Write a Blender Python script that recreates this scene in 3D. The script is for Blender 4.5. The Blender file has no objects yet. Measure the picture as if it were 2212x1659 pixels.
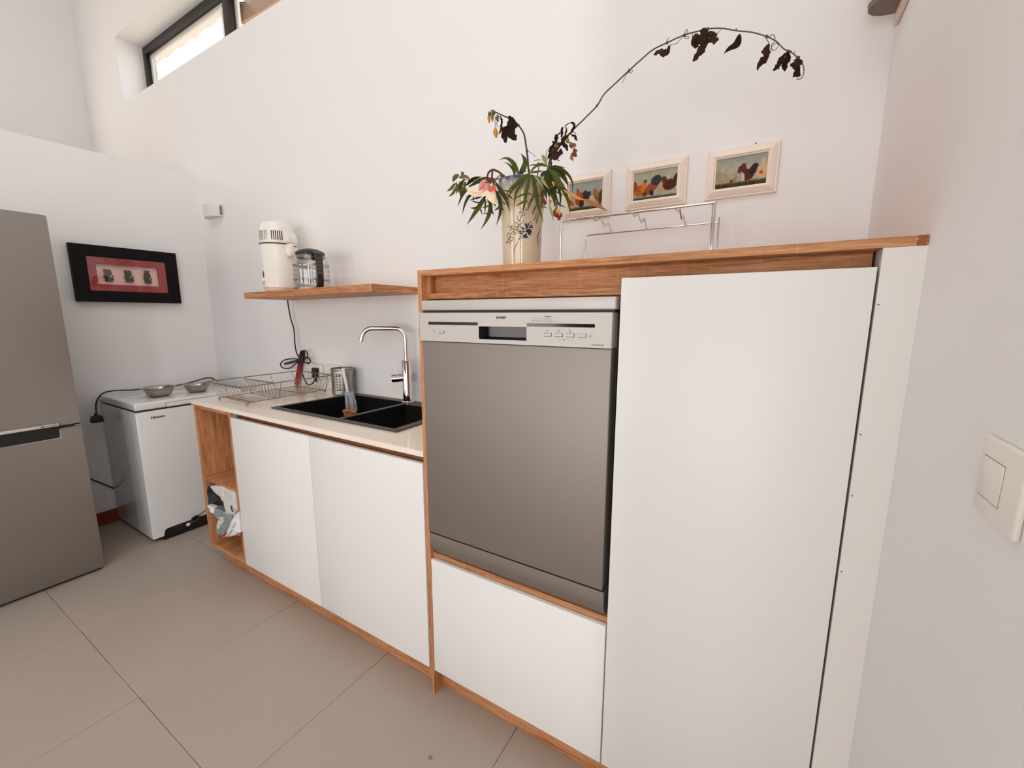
import bpy, bmesh, math, random
from mathutils import Vector, Matrix, noise
sc = bpy.context.scene
C = sc.collection

# ------------------------------------------------------------------ camera
cam = bpy.data.cameras.new('camera'); camo = bpy.data.objects.new('camera', cam); C.objects.link(camo)
cam.sensor_fit = 'HORIZONTAL'; cam.sensor_width = 36.0
cam.lens = 913.6265 / 2212 * 36.0
cam.clip_start = 0.05; cam.clip_end = 200
yaw, pitch, roll = 0.5427, -0.162, 0.0014
fwd = Vector((-math.sin(yaw) * math.cos(pitch), math.cos(yaw) * math.cos(pitch), math.sin(pitch)))
rgt = Vector((math.cos(yaw), math.sin(yaw), 0)); upv = rgt.cross(fwd)
r2 = rgt * math.cos(roll) + upv * math.sin(roll); u2 = upv * math.cos(roll) - rgt * math.sin(roll)
m = Matrix((r2, u2, -fwd)).transposed().to_4x4(); m.translation = Vector((0.9147, -0.9674, 1.3176))
camo.matrix_world = m
sc.camera = camo

# ------------------------------------------------------------------ sky, lights, exposure
w = bpy.data.worlds.new('sky'); sc.world = w; w.use_nodes = True
bgn = w.node_tree.nodes['Background']; bgn.inputs[0].default_value = (0.95, 0.97, 1.0, 1); bgn.inputs[1].default_value = 3.0
def area(name, loc, size, power, rot, col=(1, 1, 1)):
    l = bpy.data.lights.new(name, 'AREA'); l.shape = 'RECTANGLE'; l.size, l.size_y = size; l.energy = power; l.color = col
    o = bpy.data.objects.new(name, l); C.objects.link(o); o.location = loc; o.rotation_euler = rot
    return o
# side-door, loft and roof daylight, plus added fills at the front and right
H = math.pi / 2
area('fill_front_low', (0.75, -4.70, 1.15), (2.6, 2.1), 12, (H, 0, 0), (0.98, 0.99, 1.0))  # added low frontal fill for the cabinet fronts, no known door
area('fill_front_left', (-2.5, -4.70, 1.55), (1.5, 1.5), 14, (H, 0, 0), (0.97, 0.99, 1.0))  # invented fill from the front left, lifts right wall and dishwasher
area('daylight_side_door', (3.05, -4.70, 1.85), (0.42, 3.4), 38, (H, 0, 0), (1.0, 0.99, 0.98))
area('daylight_loft_window', (-4.38, -1.2, 2.95), (2.6, 0.8), 12, (H, 0, -H), (1.0, 0.88, 0.72))
area('daylight_roof_light', (0.9, -2.0, 4.46), (4.0, 2.4), 37, (0, 0, 0), (0.95, 0.98, 1.0))
area('fill_right', (4.55, -3.0, 1.6), (2.4, 2.2), 15, (H, 0, H), (0.96, 0.98, 1.0))  # added fill to brighten the left partition, the wall there is solid
sc.view_settings.view_transform = 'Standard'; sc.view_settings.look = 'None'
sc.view_settings.exposure = 0.22; sc.view_settings.gamma = 1.0
sc.view_settings.use_curve_mapping = False
sc.cycles.use_denoising = True
sc.cycles.max_bounces = 10; sc.cycles.diffuse_bounces = 6; sc.cycles.glossy_bounces = 5
sc.cycles.transmission_bounces = 8; sc.cycles.transparent_max_bounces = 12
sc.cycles.caustics_reflective = False; sc.cycles.caustics_refractive = False
sc.cycles.sample_clamp_indirect = 6.0

# ------------------------------------------------------------------ helpers
rnd = random.Random(7)
def lin(r, g, b):
    f = lambda c: (c / 255 / 12.92) if c / 255 <= 0.04045 else ((c / 255 + 0.055) / 1.055) ** 2.4
    return (f(r), f(g), f(b), 1)
def newmat(name):
    m = bpy.data.materials.new(name); m.use_nodes = True
    return m, m.node_tree.nodes, m.node_tree.links, m.node_tree.nodes['Principled BSDF']
def mat(name, col, rough=0.5, metal=0.0, spec=0.5, var=0.0, vscale=8.0, bump=0.0, bscale=60.0, coat=0.0, stretch=None):
    m, n, l, p = newmat(name)
    c = lin(*col); p.inputs['Base Color'].default_value = c
    p.inputs['Roughness'].default_value = rough; p.inputs['Metallic'].default_value = metal
    p.inputs['Specular IOR Level'].default_value = spec; p.inputs['Coat Weight'].default_value = coat
    if var or bump:
        tc = n.new('ShaderNodeTexCoord'); mp = n.new('ShaderNodeMapping'); l.new(tc.outputs['Object'], mp.inputs[0])
        if stretch: mp.inputs['Scale'].default_value = stretch
    if var:
        t = n.new('ShaderNodeTexNoise'); t.inputs['Scale'].default_value = vscale; t.inputs['Detail'].default_value = 5
        l.new(mp.outputs[0], t.inputs[0])
        mx = n.new('ShaderNodeMix'); mx.data_type = 'RGBA'
        mx.inputs[6].default_value = tuple(v * (1 - var) for v in c[:3]) + (1,)
        mx.inputs[7].default_value = tuple(min(1, v * (1 + var)) for v in c[:3]) + (1,)
        l.new(t.outputs['Fac'], mx.inputs[0]); l.new(mx.outputs[2], p.inputs['Base Color'])
    if bump:
        t2 = n.new('ShaderNodeTexNoise'); t2.inputs['Scale'].default_value = bscale; t2.inputs['Detail'].default_value = 4
        l.new(mp.outputs[0], t2.inputs[0]); b = n.new('ShaderNodeBump'); b.inputs['Strength'].default_value = bump
        b.inputs['Distance'].default_value = 0.004; l.new(t2.outputs['Fac'], b.inputs['Height']); l.new(b.outputs[0], p.inputs['Normal'])
    return m
def wood(name, axis, dark, mid, light, rough=0.5):
    m, n, l, p = newmat(name)
    tc = n.new('ShaderNodeTexCoord'); mp = n.new('ShaderNodeMapping'); l.new(tc.outputs['Object'], mp.inputs[0])
    s = [38.0, 38.0, 38.0]; s[axis] = 2.2; mp.inputs['Scale'].default_value = s
    a = n.new('ShaderNodeTexNoise'); a.inputs['Scale'].default_value = 1.0; a.inputs['Detail'].default_value = 6; a.inputs['Distortion'].default_value = 0.9
    l.new(mp.outputs[0], a.inputs[0])
    mp2 = n.new('ShaderNodeMapping'); l.new(tc.outputs['Object'], mp2.inputs[0])
    s2 = [260.0, 260.0, 260.0]; s2[axis] = 16.0; mp2.inputs['Scale'].default_value = s2
    b = n.new('ShaderNodeTexNoise'); b.inputs['Scale'].default_value = 1.0; b.inputs['Detail'].default_value = 3; l.new(mp2.outputs[0], b.inputs[0])
    mp3 = n.new('ShaderNodeMapping'); l.new(tc.outputs['Object'], mp3.inputs[0])
    s3 = [5.0, 5.0, 5.0]; s3[axis] = 110.0; mp3.inputs['Scale'].default_value = s3
    c = n.new('ShaderNodeTexNoise'); c.inputs['Scale'].default_value = 1.0; c.inputs['Detail'].default_value = 2; l.new(mp3.outputs[0], c.inputs[0])
    ad = n.new('ShaderNodeMath'); ad.operation = 'MULTIPLY_ADD'; ad.inputs[1].default_value = 0.55; l.new(b.outputs['Fac'], ad.inputs[0])
    sc_ = n.new('ShaderNodeMath'); sc_.operation = 'MULTIPLY'; sc_.inputs[1].default_value = 0.45; l.new(a.outputs['Fac'], sc_.inputs[0]); l.new(sc_.outputs[0], ad.inputs[2])
    rp = n.new('ShaderNodeValToRGB'); e = rp.color_ramp.elements
    e[0].position = 0.35; e[0].color = lin(*dark); e[1].position = 0.65; e[1].color = lin(*light)
    k = e.new(0.48); k.color = lin(*mid)
    l.new(ad.outputs[0], rp.inputs[0])
    # pale cross saw marks
    r3 = n.new('ShaderNodeMapRange'); r3.inputs[1].default_value = 0.60; r3.inputs[2].default_value = 0.74; r3.inputs[4].default_value = 0.22
    l.new(c.outputs['Fac'], r3.inputs[0])
    mx = n.new('ShaderNodeMix'); mx.data_type = 'RGBA'; mx.inputs[7].default_value = lin(*[min(255, v + 25) for v in light])
    l.new(r3.outputs[0], mx.inputs[0]); l.new(rp.outputs[0], mx.inputs[6]); l.new(mx.outputs[2], p.inputs['Base Color'])
    p.inputs['Roughness'].default_value = rough; p.inputs['Specular IOR Level'].default_value = 0.35
    bp = n.new('ShaderNodeBump'); bp.inputs['Strength'].default_value = 0.12; bp.inputs['Distance'].default_value = 0.002
    l.new(b.outputs['Fac'], bp.inputs['Height']); l.new(bp.outputs[0], p.inputs['Normal'])
    return m
def glassmat(name, tint=(1, 1, 1), gl=0.12):
    m, n, l, p = newmat(name); n.remove(p)
    out = n['Material Output']; tr = n.new('ShaderNodeBsdfTransparent'); tr.inputs[0].default_value = tint + (1,)
    g = n.new('ShaderNodeBsdfGlossy'); g.inputs['Roughness'].default_value = 0.02
    lw = n.new('ShaderNodeLayerWeight'); lw.inputs[0].default_value = 0.5
    pw = n.new('ShaderNodeMath'); pw.operation = 'POWER'; pw.inputs[1].default_value = 4.0; l.new(lw.outputs['Facing'], pw.inputs[0])
    fr = n.new('ShaderNodeMath'); fr.operation = 'MULTIPLY_ADD'; fr.inputs[1].default_value = 0.6; fr.inputs[2].default_value = gl * 0.4; l.new(pw.outputs[0], fr.inputs[0])
    mx = n.new('ShaderNodeMixShader'); l.new(fr.outputs[0], mx.inputs[0]); l.new(tr.outputs[0], mx.inputs[1]); l.new(g.outputs[0], mx.inputs[2])
    l.new(mx.outputs[0], out.inputs[0])
    return m
def vmat(name, rough=0.6):
    m, n, l, p = newmat(name)
    a = n.new('ShaderNodeVertexColor'); a.layer_name = 'paint'; l.new(a.outputs[0], p.inputs['Base Color']); p.inputs['Roughness'].default_value = rough; p.inputs['Specular IOR Level'].default_value = 0.2
    return m

class B:
    """collects shapes in one bmesh (world coordinates)"""
    def __init__(s): s.bm = bmesh.new()
    def _join(s, t):
        me = bpy.data.meshes.new('t'); t.to_mesh(me); t.free(); s.bm.from_mesh(me); bpy.data.meshes.remove(me)
    def hexa(s, v, bev=0.0, seg=2):
        t = bmesh.new(); q = [t.verts.new(p) for p in v]
        for f in ((0, 3, 2, 1), (4, 5, 6, 7), (0, 1, 5, 4), (1, 2, 6, 5), (2, 3, 7, 6), (3, 0, 4, 7)): t.faces.new([q[i] for i in f])
        if bev: bmesh.ops.bevel(t, geom=list(t.edges), offset=bev, segments=seg, affect='EDGES', profile=0.5)
        s._join(t); return s
    def box(s, x0, x1, y0, y1, z0, z1, bev=0.0, seg=2):
        return s.hexa([(x0, y0, z0), (x1, y0, z0), (x1, y1, z0), (x0, y1, z0), (x0, y0, z1), (x1, y0, z1), (x1, y1, z1), (x0, y1, z1)], bev, seg)
    def tube(s, pts, r, n=8, closed=False, caps=True):
        pts = [Vector(p) for p in pts]; k = len(pts); R = r if isinstance(r, (list, tuple)) else [r] * k
        rings = []; prev = None
        for i, p in enumerate(pts):
            a = pts[(i - 1) % k] if closed or i else pts[i]; b = pts[(i + 1) % k] if closed or i < k - 1 else pts[i]
            t = (b - a); t = t.normalized() if t.length > 1e-9 else Vector((0, 0, 1))
            if prev is None:
                ref = Vector((0, 0, 1)) if abs(t.z) < 0.9 else Vector((1, 0, 0)); nn = t.cross(ref).normalized()
            else:
                nn = prev - t * prev.dot(t)
                nn = nn.normalized() if nn.length > 1e-6 else t.orthogonal().normalized()
            prev = nn; bb = t.cross(nn)
            rings.append([s.bm.verts.new(p + (nn * math.cos(2 * math.pi * j / n) + bb * math.sin(2 * math.pi * j / n)) * R[i]) for j in range(n)])
        for i in range(k if closed else k - 1):
            A, Bq = rings[i], rings[(i + 1) % k]
            for j in range(n): s.bm.faces.new((A[j], A[(j + 1) % n], Bq[(j + 1) % n], Bq[j]))
        if caps and not closed:
            s.bm.faces.new(rings[0][::-1]); s.bm.faces.new(rings[-1])
        return s
    def lathe(s, c, prof, n=40, sx=1.0, sy=1.0, rot=0.0):
        c = Vector(c); rings = []
        for r, z in prof:
            if r < 1e-6: rings.append([s.bm.verts.new(c + Vector((0, 0, z)))])
            else: rings.append([s.bm.verts.new(c + Vector((r * sx * math.cos(rot + 2 * math.pi * j / n), r * sy * math.sin(rot + 2 * math.pi * j / n), z))) for j in range(n)])
        for A, Bq in zip(rings, rings[1:]):
            for j in range(n):
                k = (j + 1) % n
                if len(A) == 1 and len(Bq) == 1: continue
                if len(A) == 1: s.bm.faces.new((A[0], Bq[k], Bq[j]))
                elif len(Bq) == 1: s.bm.faces.new((A[j], A[k], Bq[0]))
                else: s.bm.faces.new((A[j], A[k], Bq[k], Bq[j]))
        return s
    def ribbon(s, pts, wid, nrm, fold=0.0):
        """leaf-like strip; nrm = facing normal (vector or list); fold lifts the midrib"""
        pts = [Vector(p) for p in pts]; k = len(pts); rows = []
        for i, p in enumerate(pts):
            t = pts[min(i + 1, k - 1)] - pts[max(i - 1, 0)]; t = t.normalized() if t.length > 1e-9 else Vector((0, 0, 1))
            N = Vector(nrm[i] if isinstance(nrm, list) else nrm); side = t.cross(N)
            side = side.normalized() if side.length > 1e-6 else t.orthogonal().normalized()
            N = side.cross(t).normalized(); hw = wid[i] / 2
            rows.append([s.bm.verts.new(p - side * hw), s.bm.verts.new(p + N * fold * hw), s.bm.verts.new(p + side * hw)])
        for A, Bq in zip(rows, rows[1:]):
            for j in range(2): s.bm.faces.new((A[j], A[j + 1], Bq[j + 1], Bq[j]))
        return s
    def ball(s, c, rx, ry=None, rz=None, n=12, m=8, M=None):
        ry = ry or rx; rz = rz or rx; c = Vector(c)
        t = bmesh.new(); bmesh.ops.create_uvsphere(t, u_segments=n, v_segments=m, radius=1)
        for v in t.verts:
            q = Vector((v.co.x * rx, v.co.y * ry, v.co.z * rz)); v.co = c + (M @ q if M else q)
        s._join(t); return s
    def prism(s, poly, f0, f1, bev=0.0):
        """poly: 2-D points; f0/f1 map a 2-D point to the two end faces"""
        t = bmesh.new(); a = [t.verts.new(f0(p)) for p in poly]; b = [t.verts.new(f1(p)) for p in poly]; k = len(poly)
        t.faces.new(a[::-1]); t.faces.new(b)
        for i in range(k): t.faces.new((a[i], a[(i + 1) % k], b[(i + 1) % k], b[i]))
        bmesh.ops.recalc_face_normals(t, faces=list(t.faces))
        if bev: bmesh.ops.bevel(t, geom=list(t.edges), offset=bev, segments=2, affect='EDGES')
        s._join(t); return s
    def sweep_rect(s, x0, x1, z0, z1, prof, f):
        """sweep prof [(inset, height)] round a rectangle; f(x, z, h) -> point"""
        rings = []
        for d, h in prof:
            rings.append([s.bm.verts.new(f(x, z, h)) for x, z in ((x0 + d, z0 + d), (x1 - d, z0 + d), (x1 - d, z1 - d), (x0 + d, z1 - d))])
        for A, Bq in zip(rings, rings[1:]):
            for j in range(4): s.bm.faces.new((A[j], A[(j + 1) % 4], Bq[(j + 1) % 4], Bq[j]))
        return s

def wloc(o):
    v = Vector((0, 0, 0))
    while o is not None: v += Vector(o.location); o = o.parent
    return v
def obj(name, b, mt, parent=None, loc=None, smooth=True, ang=40):
    """links the collected shapes as ONE mesh object; vertices become local to the parent (or to loc)"""
    bm = b.bm if isinstance(b, B) else b
    bmesh.ops.recalc_face_normals(bm, faces=list(bm.faces)) if len(bm.faces) < 6000 else None
    off = wloc(parent) if parent else Vector(loc or (0, 0, 0))
    bmesh.ops.translate(bm, verts=list(bm.verts), vec=-off)
    me = bpy.data.meshes.new(name); bm.to_mesh(me); bm.free()
    me.materials.append(mt)
    if smooth:
        me.shade_smooth(); me.set_sharp_from_angle(angle=math.radians(ang))
    o = bpy.data.objects.new(name, me); C.objects.link(o)
    if parent: o.parent = parent
    else: o.location = off
    return o
def thing(name, label, cat, loc, group=None):
    o = bpy.data.objects.new(name, None); C.objects.link(o); o.location = loc; o.empty_display_size = 0.05
    o['label'] = label; o['category'] = cat
    if group: o['group'] = group
    return o
def tag(o, label, cat, group=None):
    o['label'] = label; o['category'] = cat
    if group: o['group'] = group
    return o
def struct(name, b, mt, label=None, **k):
    o = obj(name, b, mt, **k); o['kind'] = 'structure'
    if label: o['label'] = label
    return o
def textmesh(name, body, size, mt, parent, origin, ex, ey, sx=1.0, depth=0.0004, bold=0.0, shear=0.0, align='LEFT'):
    cu = bpy.data.curves.new(name, 'FONT'); cu.body = body; cu.size = size; cu.extrude = depth / 2; cu.offset = bold; cu.shear = shear
    cu.align_x = align; cu.resolution_u = 2
    o = bpy.data.objects.new('t', cu); C.objects.link(o)
    dg = bpy.context.evaluated_depsgraph_get(); me = bpy.data.meshes.new_from_object(o.evaluated_get(dg))
    bpy.data.objects.remove(o); bpy.data.curves.remove(cu)
    ex, ey = Vector(ex), Vector(ey); ez = ex.cross(ey); off = Vector(origin) - wloc(parent)
    for v in me.vertices: v.co = off + ex * (v.co.x * sx) + ey * v.co.y + ez * v.co.z
    me.materials.clear(); me.materials.append(mt); me.name = name
    o = bpy.data.objects.new(name, me); C.objects.link(o); o.parent = parent
    return o
def smoothpath(pts, k=6):
    """Catmull-Rom through the points"""
    P = [Vector(p) for p in pts]; out = []
    for i in range(len(P) - 1):
        a = P[max(i - 1, 0)]; b = P[i]; c = P[i + 1]; d = P[min(i + 2, len(P) - 1)]
        for j in range(k):
            t = j / k
            out.append(0.5 * ((2 * b) + (c - a) * t + (2 * a - 5 * b + 4 * c - d) * t * t + (3 * b - a - 3 * c + d) * t ** 3))
    out.append(P[-1]); return out
def resamp(pts, n):
    P = [Vector(p) for p in pts]; L = [0]
    for a, b in zip(P, P[1:]): L.append(L[-1] + (b - a).length)
    out = []; j = 0
    for i in range(n):
        s = L[-1] * i / (n - 1)
        while j < len(L) - 2 and L[j + 1] < s: j += 1
        t = (s - L[j]) / max(1e-9, L[j + 1] - L[j]); out.append(P[j].lerp(P[j + 1], min(1, t)))
    return out

# ------------------------------------------------------------------ materials
WALL = mat('white_plaster', (241, 239, 238), 0.85, spec=0.2, bump=0.12, bscale=35)
WALLR = mat('white_plaster_side', (241, 239, 238), 0.85, spec=0.2, bump=0.15, bscale=45)
CEIL = mat('ceiling_white', (244, 242, 240), 0.9, spec=0.2)
GROUT = mat('grout', (128, 114, 100), 0.9)
TILE = mat('floor_tile', (176, 163, 150), 0.42, spec=0.35, var=0.06, vscale=3.0, bump=0.05, bscale=90)
WD = ((142, 88, 52), (186, 126, 82), (212, 156, 110))
WX = wood('oak_laminate_x', 0, *WD); WZ = wood('oak_laminate_z', 2, *WD); WY = wood('oak_laminate_y', 1, *WD)
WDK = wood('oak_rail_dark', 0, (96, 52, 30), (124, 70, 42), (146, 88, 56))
EDG = wood('oak_edging_y', 1, *WD)
BASEB = wood('red_wood', 1, (110, 40, 22), (138, 54, 30), (160, 70, 40))
WHITE = mat('white_melamine', (236, 234, 231), 0.38, spec=0.45)
WHITE2 = mat('white_filler', (234, 230, 226), 0.45, spec=0.4)
STONE = mat('quartz_worktop', (250, 238, 222), 0.12, spec=0.5, var=0.03, vscale=120, coat=0.2)
BLACKG = mat('black_granite', (7, 6, 6), 0.7, spec=0.2)
GREYR = mat('sink_rim_grey', (70, 64, 60), 0.45, spec=0.5)
CHROME = mat('chrome', (225, 222, 218), 0.09, metal=1.0)
WIRE = mat('steel_wire', (165, 152, 138), 0.3, metal=1.0)
STEEL = mat('brushed_steel', (168, 162, 155), 0.36, metal=1.0, var=0.02, vscale=4, stretch=(3, 120, 120))
DWMET = mat('dishwasher_inox', (158, 150, 143), 0.58, metal=1.0)
DWSIL = mat('silver_panel', (198, 192, 185), 0.42, metal=0.2)
FRMET = mat('fridge_inox', (161, 156, 151), 0.36, metal=1.0)
DARK = mat('black_plastic', (16, 15, 15), 0.45)
DARKG = mat('black_gloss', (12, 11, 12), 0.12)
DGREY = mat('dark_grey_plastic', (62, 58, 55), 0.5)
GREYI = mat('print_grey', (70, 68, 68), 0.6)
INK = mat('print_black', (25, 24, 26), 0.6)
FREEZ = mat('freezer_white', (232, 232, 232), 0.16, spec=0.55, coat=0.3)
FRONT = mat('front_wall_dimmed', (150, 132, 116), 0.8, var=0.2, vscale=3)  # unseen wall toned down to cut frontal light and dishwasher reflections
CREAM = mat('cream_plastic', (238, 230, 216), 0.35)
PLATEW = mat('switch_plastic', (236, 228, 218), 0.35)
RED = mat('red_plastic', (172, 16, 12), 0.35)
GLASS = glassmat('clear_glass')
ALU = mat('dark_aluminium', (46, 40, 38), 0.45, metal=0.3)

# ------------------------------------------------------------------ room shell
XL, XF, XR, D, ZC, YF = -2.60, -4.45, 1.126, 0.587, 4.5, -4.8
XE = 4.6
b = B().box(XF - 0.2, XE + 0.2, YF - 0.2, D + 0.3, -0.12, -0.004); fl = struct('floor', b, GROUT, 'floor of large matt beige tiles with fine dark joints')
tile_me = None
ys = [-0.543 + 0.6 * k for k in range(-7, 2)]; xs = [0.325 - 0.592 * k for k in range(-7, 9)]
g = 0.0012
for x in xs:
    for y in ys:
        x1 = min(x + 0.592, XE); x0 = max(x, XF); y1 = min(y + 0.6, D); y0 = max(y, YF)
        if x1 - x0 < 0.03 or y1 - y0 < 0.03: continue
        full = (x1 - x0 > 0.591 and y1 - y0 > 0.599)
        if full and tile_me:
            o = bpy.data.objects.new('tile', tile_me); C.objects.link(o); o.parent = fl; o.location = (x0, y0, 0)
        else:
            bb = B().box(g / 2, x1 - x0 - g / 2, g / 2, y1 - y0 - g / 2, -0.006, 0.0, 0.0009, 1)
            o = obj('tile', bb, TILE, loc=(0, 0, 0)); o.parent = fl; o.location = (x0, y0, 0)
            if full: tile_me = o.data
# back wall with the clerestory opening
WX0, WX1, WZ0, WZ1, WT = -3.636, -0.80, 2.976, 3.449, 0.26
b = B()
b.box(XF - 0.2, WX0, D, D + WT, 0, ZC).box(WX1, XE + 0.2, D, D + WT, 0, ZC)
b.box(WX0, WX1, D, D + WT, 0, WZ0).box(WX0, WX1, D, D + WT, WZ1, ZC)
struct('wall_back', b, WALL, 'tall white plaster wall behind the kitchen units')
struct('wall_left', B().box(XL - 0.12, XL, -4.2, D + 0.02, 0, 2.268), WALL, 'part-height white partition on the left')
struct('wall_far_left', B().box(XF - 0.2, XF, YF, D, 0, ZC), WALL, 'tall white wall beyond the partition')
struct('wall_right', B().box(XR, XR + 0.16, -1.0, D, 0, ZC, 0.004), WALLR, 'white plaster wall at the right end of the units')
struct('wall_far_right', B().box(XE, XE + 0.2, YF, D, 0, ZC), WALL)
b = B()
hx = [(-3.5, 1.5, 2.75, 3.95), (-0.55, 2.05, 0.1, 2.2), (2.8, 3.3, 0.05, 3.6)]
b.box(XF, XE, YF - 0.15, YF, 3.95, ZC).box(XF, -3.5, YF - 0.15, YF, 0, 3.95).box(1.5, 2.8, YF - 0.15, YF, 2.35, 3.95).box(3.3, XE, YF - 0.15, YF, 2.35, 3.95)
b.box(-3.5, -3.25, YF - 0.15, YF, 2.2, 3.95).box(-3.25, -1.75, YF - 0.15, YF, 2.3, 3.95).box(-1.75, 1.5, YF - 0.15, YF, 2.2, 3.95).box(-3.5, -3.25, YF - 0.15, YF, 0, 2.2).box(-1.75, -0.55, YF - 0.15, YF, 0, 2.2).box(-3.25, -1.75, YF - 0.15, YF, 0, 0.8)
b.box(1.5, 2.8, YF - 0.15, YF, 2.2, 2.35).box(2.05, 2.8, YF - 0.15, YF, 0, 2.2).box(3.3, XE, YF - 0.15, YF, 0, 2.35).box(-0.55, 2.05, YF - 0.15, YF, 0, 0.1)
struct('wall_front', b, FRONT)
struct('ceiling', B().box(XF - 0.2, XE + 0.2, YF - 0.2, D + WT, ZC, ZC + 0.15), CEIL)
struct('baseboard_left', B().box(XL, XL + 0.016, -4.2, D, 0, 0.085, 0.004), BASEB, 'reddish wooden skirting board')
# window_1
yf = 0.755
wn = thing('window_1', 'high clerestory window with dark frame', 'window', (WX0, yf, WZ0)); del wn['category']; wn['kind'] = 'structure'
def rail(x0, x1, z0, z1, y0=yf, y1=yf + 0.06, mt=ALU, nm='window_frame'): return obj(nm, B().box(x0, x1, y0, y1, z0, z1, 0.003), mt, wn)
rail(WX0, WX1, WZ1 - 0.058, WZ1); rail(WX0, WX1, WZ0, WZ0 + 0.05); rail(WX0, WX0 + 0.055, WZ0 + 0.05, WZ1 - 0.058); rail(WX1 - 0.055, WX1, WZ0 + 0.05, WZ1 - 0.058)
rail(-2.355, -2.275, WZ0 + 0.05, WZ1 - 0.058, yf - 0.012)
SILV = mat('pale_bead', (214, 210, 202), 0.5)
for x0, x1 in ((WX0 + 0.055, -2.355), (-2.275, WX1 - 0.055)):
    for z0, z1 in ((WZ1 - 0.085, WZ1 - 0.058),): rail(x0, x1, z0, z1, yf + 0.025, yf + 0.045, SILV, 'glazing_bead')
    rail(x0, x0 + 0.03, WZ0 + 0.05, WZ1 - 0.085, yf + 0.025, yf + 0.045, SILV, 'glazing_bead')
    obj('pane', B().box(x0, x1, yf + 0.033, yf + 0.038, WZ0 + 0.05, WZ1 - 0.058), GLASS, wn)
# eaves outside: corrugated cream roofing sheet with a scalloped edge, timber fascia
EAVE = mat('cream_roof_sheet', (166, 160, 148), 0.7, var=0.04, vscale=12)
b = B(); n_ = 150; rows = []
for yy, zz, ph in ((0.86, 3.56, 0), (1.20, 3.762, 0)):
    rows.append([b.bm.verts.new((-6.2 + 3.32 * i / n_, yy, zz + 0.030 * ((i / n_ * 3.32 / 0.275) % 1.0) - 0.014 * (((i / n_ * 3.32 / 0.275) % 1.0) > 0.86))) for i in range(n_ + 1)])
up = [[b.bm.verts.new(v.co + Vector((0, 0, 0.012))) for v in r] for r in rows]
for i in range(n_):
    b.bm.faces.new((rows[0][i], rows[0][i + 1], rows[1][i + 1], rows[1][i])); b.bm.faces.new((up[0][i], up[1][i], up[1][i + 1], up[0][i + 1]))
    b.bm.faces.new((rows[1][i], rows[1][i + 1], up[1][i + 1], up[1][i]))
struct('trim_1', b, EAVE, 'cream corrugated roof sheet outside the high window')
struct('trim_4', B().hexa([(-7, 0.85, 2.80), (1.5, 0.85, 2.80), (1.5, 4.5, 2.3), (-7, 4.5, 2.3), (-7, 0.85, 2.84), (1.5, 0.85, 2.84), (1.5, 4.5, 2.34), (-7, 4.5, 2.34)]), mat('cream_bounce_roof', (244, 230, 208), 0.8), 'unseen pale roof added to bounce sky light into the high window reveal')  # out-of-view reflector, added to brighten the head of the window reveal
BEAM = wood('weathered_timber', 0, (84, 54, 38), (120, 84, 58), (150, 112, 82))
struct('trim_2', B().hexa([(-2.98, 1.2, 3.655), (-1.2, 1.2, 3.62), (-1.2, 1.28, 3.62), (-2.98, 1.28, 3.655), (-3.02, 1.2, 3.79), (-1.2, 1.2, 3.83), (-1.2, 1.28, 3.83), (-3.02, 1.28, 3.79)]), BEAM, 'brown timber eaves beam outside the high window')
struct('trim_3', B().box(-3.06, -3.03, 1.1, 1.16, 2.9, 3.75).box(-3.06, -1.2, 1.02, 1.10, 3.80, 3.84), mat('white_bracket', (226, 220, 222), 0.5), 'white bracket outside the high window')

# ------------------------------------------------------------------ sink base cabinet
ZW = 0.8857
cb = thing('base_cabinet', 'white two-door sink cabinet with an oak carcass and an open end niche', 'cabinet', (-0.8, 0.3, 0))
xl = -1.566; zb = 0.096; YB = D - 0.004
obj('side_panel', B().box(xl, xl + 0.018, 0.0, YB, zb, 0.866, 0.001), WZ, cb)
obj('divider_panel', B().box(-1.2255, -1.2065, 0.001, YB, zb, 0.866, 0.001), WZ, cb)
obj('bottom_panel', B().box(xl + 0.018, -1.2255, 0.0, YB, zb, zb + 0.018, 0.001), WY, cb)
obj('bottom_panel', B().box(-1.2065, -0.004, 0.022, YB, zb, zb + 0.018), WX, cb)
obj('back_panel', B().box(xl + 0.018, -1.2255, 0.42, 0.436, zb + 0.018, 0.866), WZ, cb)
obj('niche_shelf', B().box(xl + 0.018, -1.2255, 0.004, 0.42, 0.464, 0.482, 0.001), WY, cb)
for z0_, z1_, y_ in ((0.4642, 0.4818, 0.004), (zb + 0.0002, zb + 0.0178, 0.0)): obj('edging', B().box(xl + 0.018, -1.2255, y_ - 0.0006, y_ + 0.001, z0_, z1_), WX, cb)
obj('plinth', B().box(-1.505, -0.003, 0.045, 0.063, 0, zb, 0.001), WX, cb)
obj('plinth', B().box(-1.523, -1.505, 0.045, 0.5, 0, zb, 0.001), WY, cb)
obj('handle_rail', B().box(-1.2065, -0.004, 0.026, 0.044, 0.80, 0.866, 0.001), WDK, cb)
obj('top_rail', B().box(xl + 0.018, -1.2255, 0.002, 0.06, 0.85, 0.866, 0.001), WX, cb)
obj('carcass_panel', B().box(-1.2065, -0.004, 0.572, YB, zb + 0.018, 0.866), WHITE, cb)
for x0, x1 in ((-1.2055, -0.6085), (-0.6055, -0.006)):
    obj('door', B().box(x0, x1, 0.0, 0.019, zb + 0.001, 0.8425, 0.0012), WHITE, cb)
obj('hinge_plate', B().box(-1.20, -1.168, 0.006, 0.026, 0.8425, 0.862, 0.001), mat('grey_metal', (150, 148, 148), 0.4, metal=0.5), cb)

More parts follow.
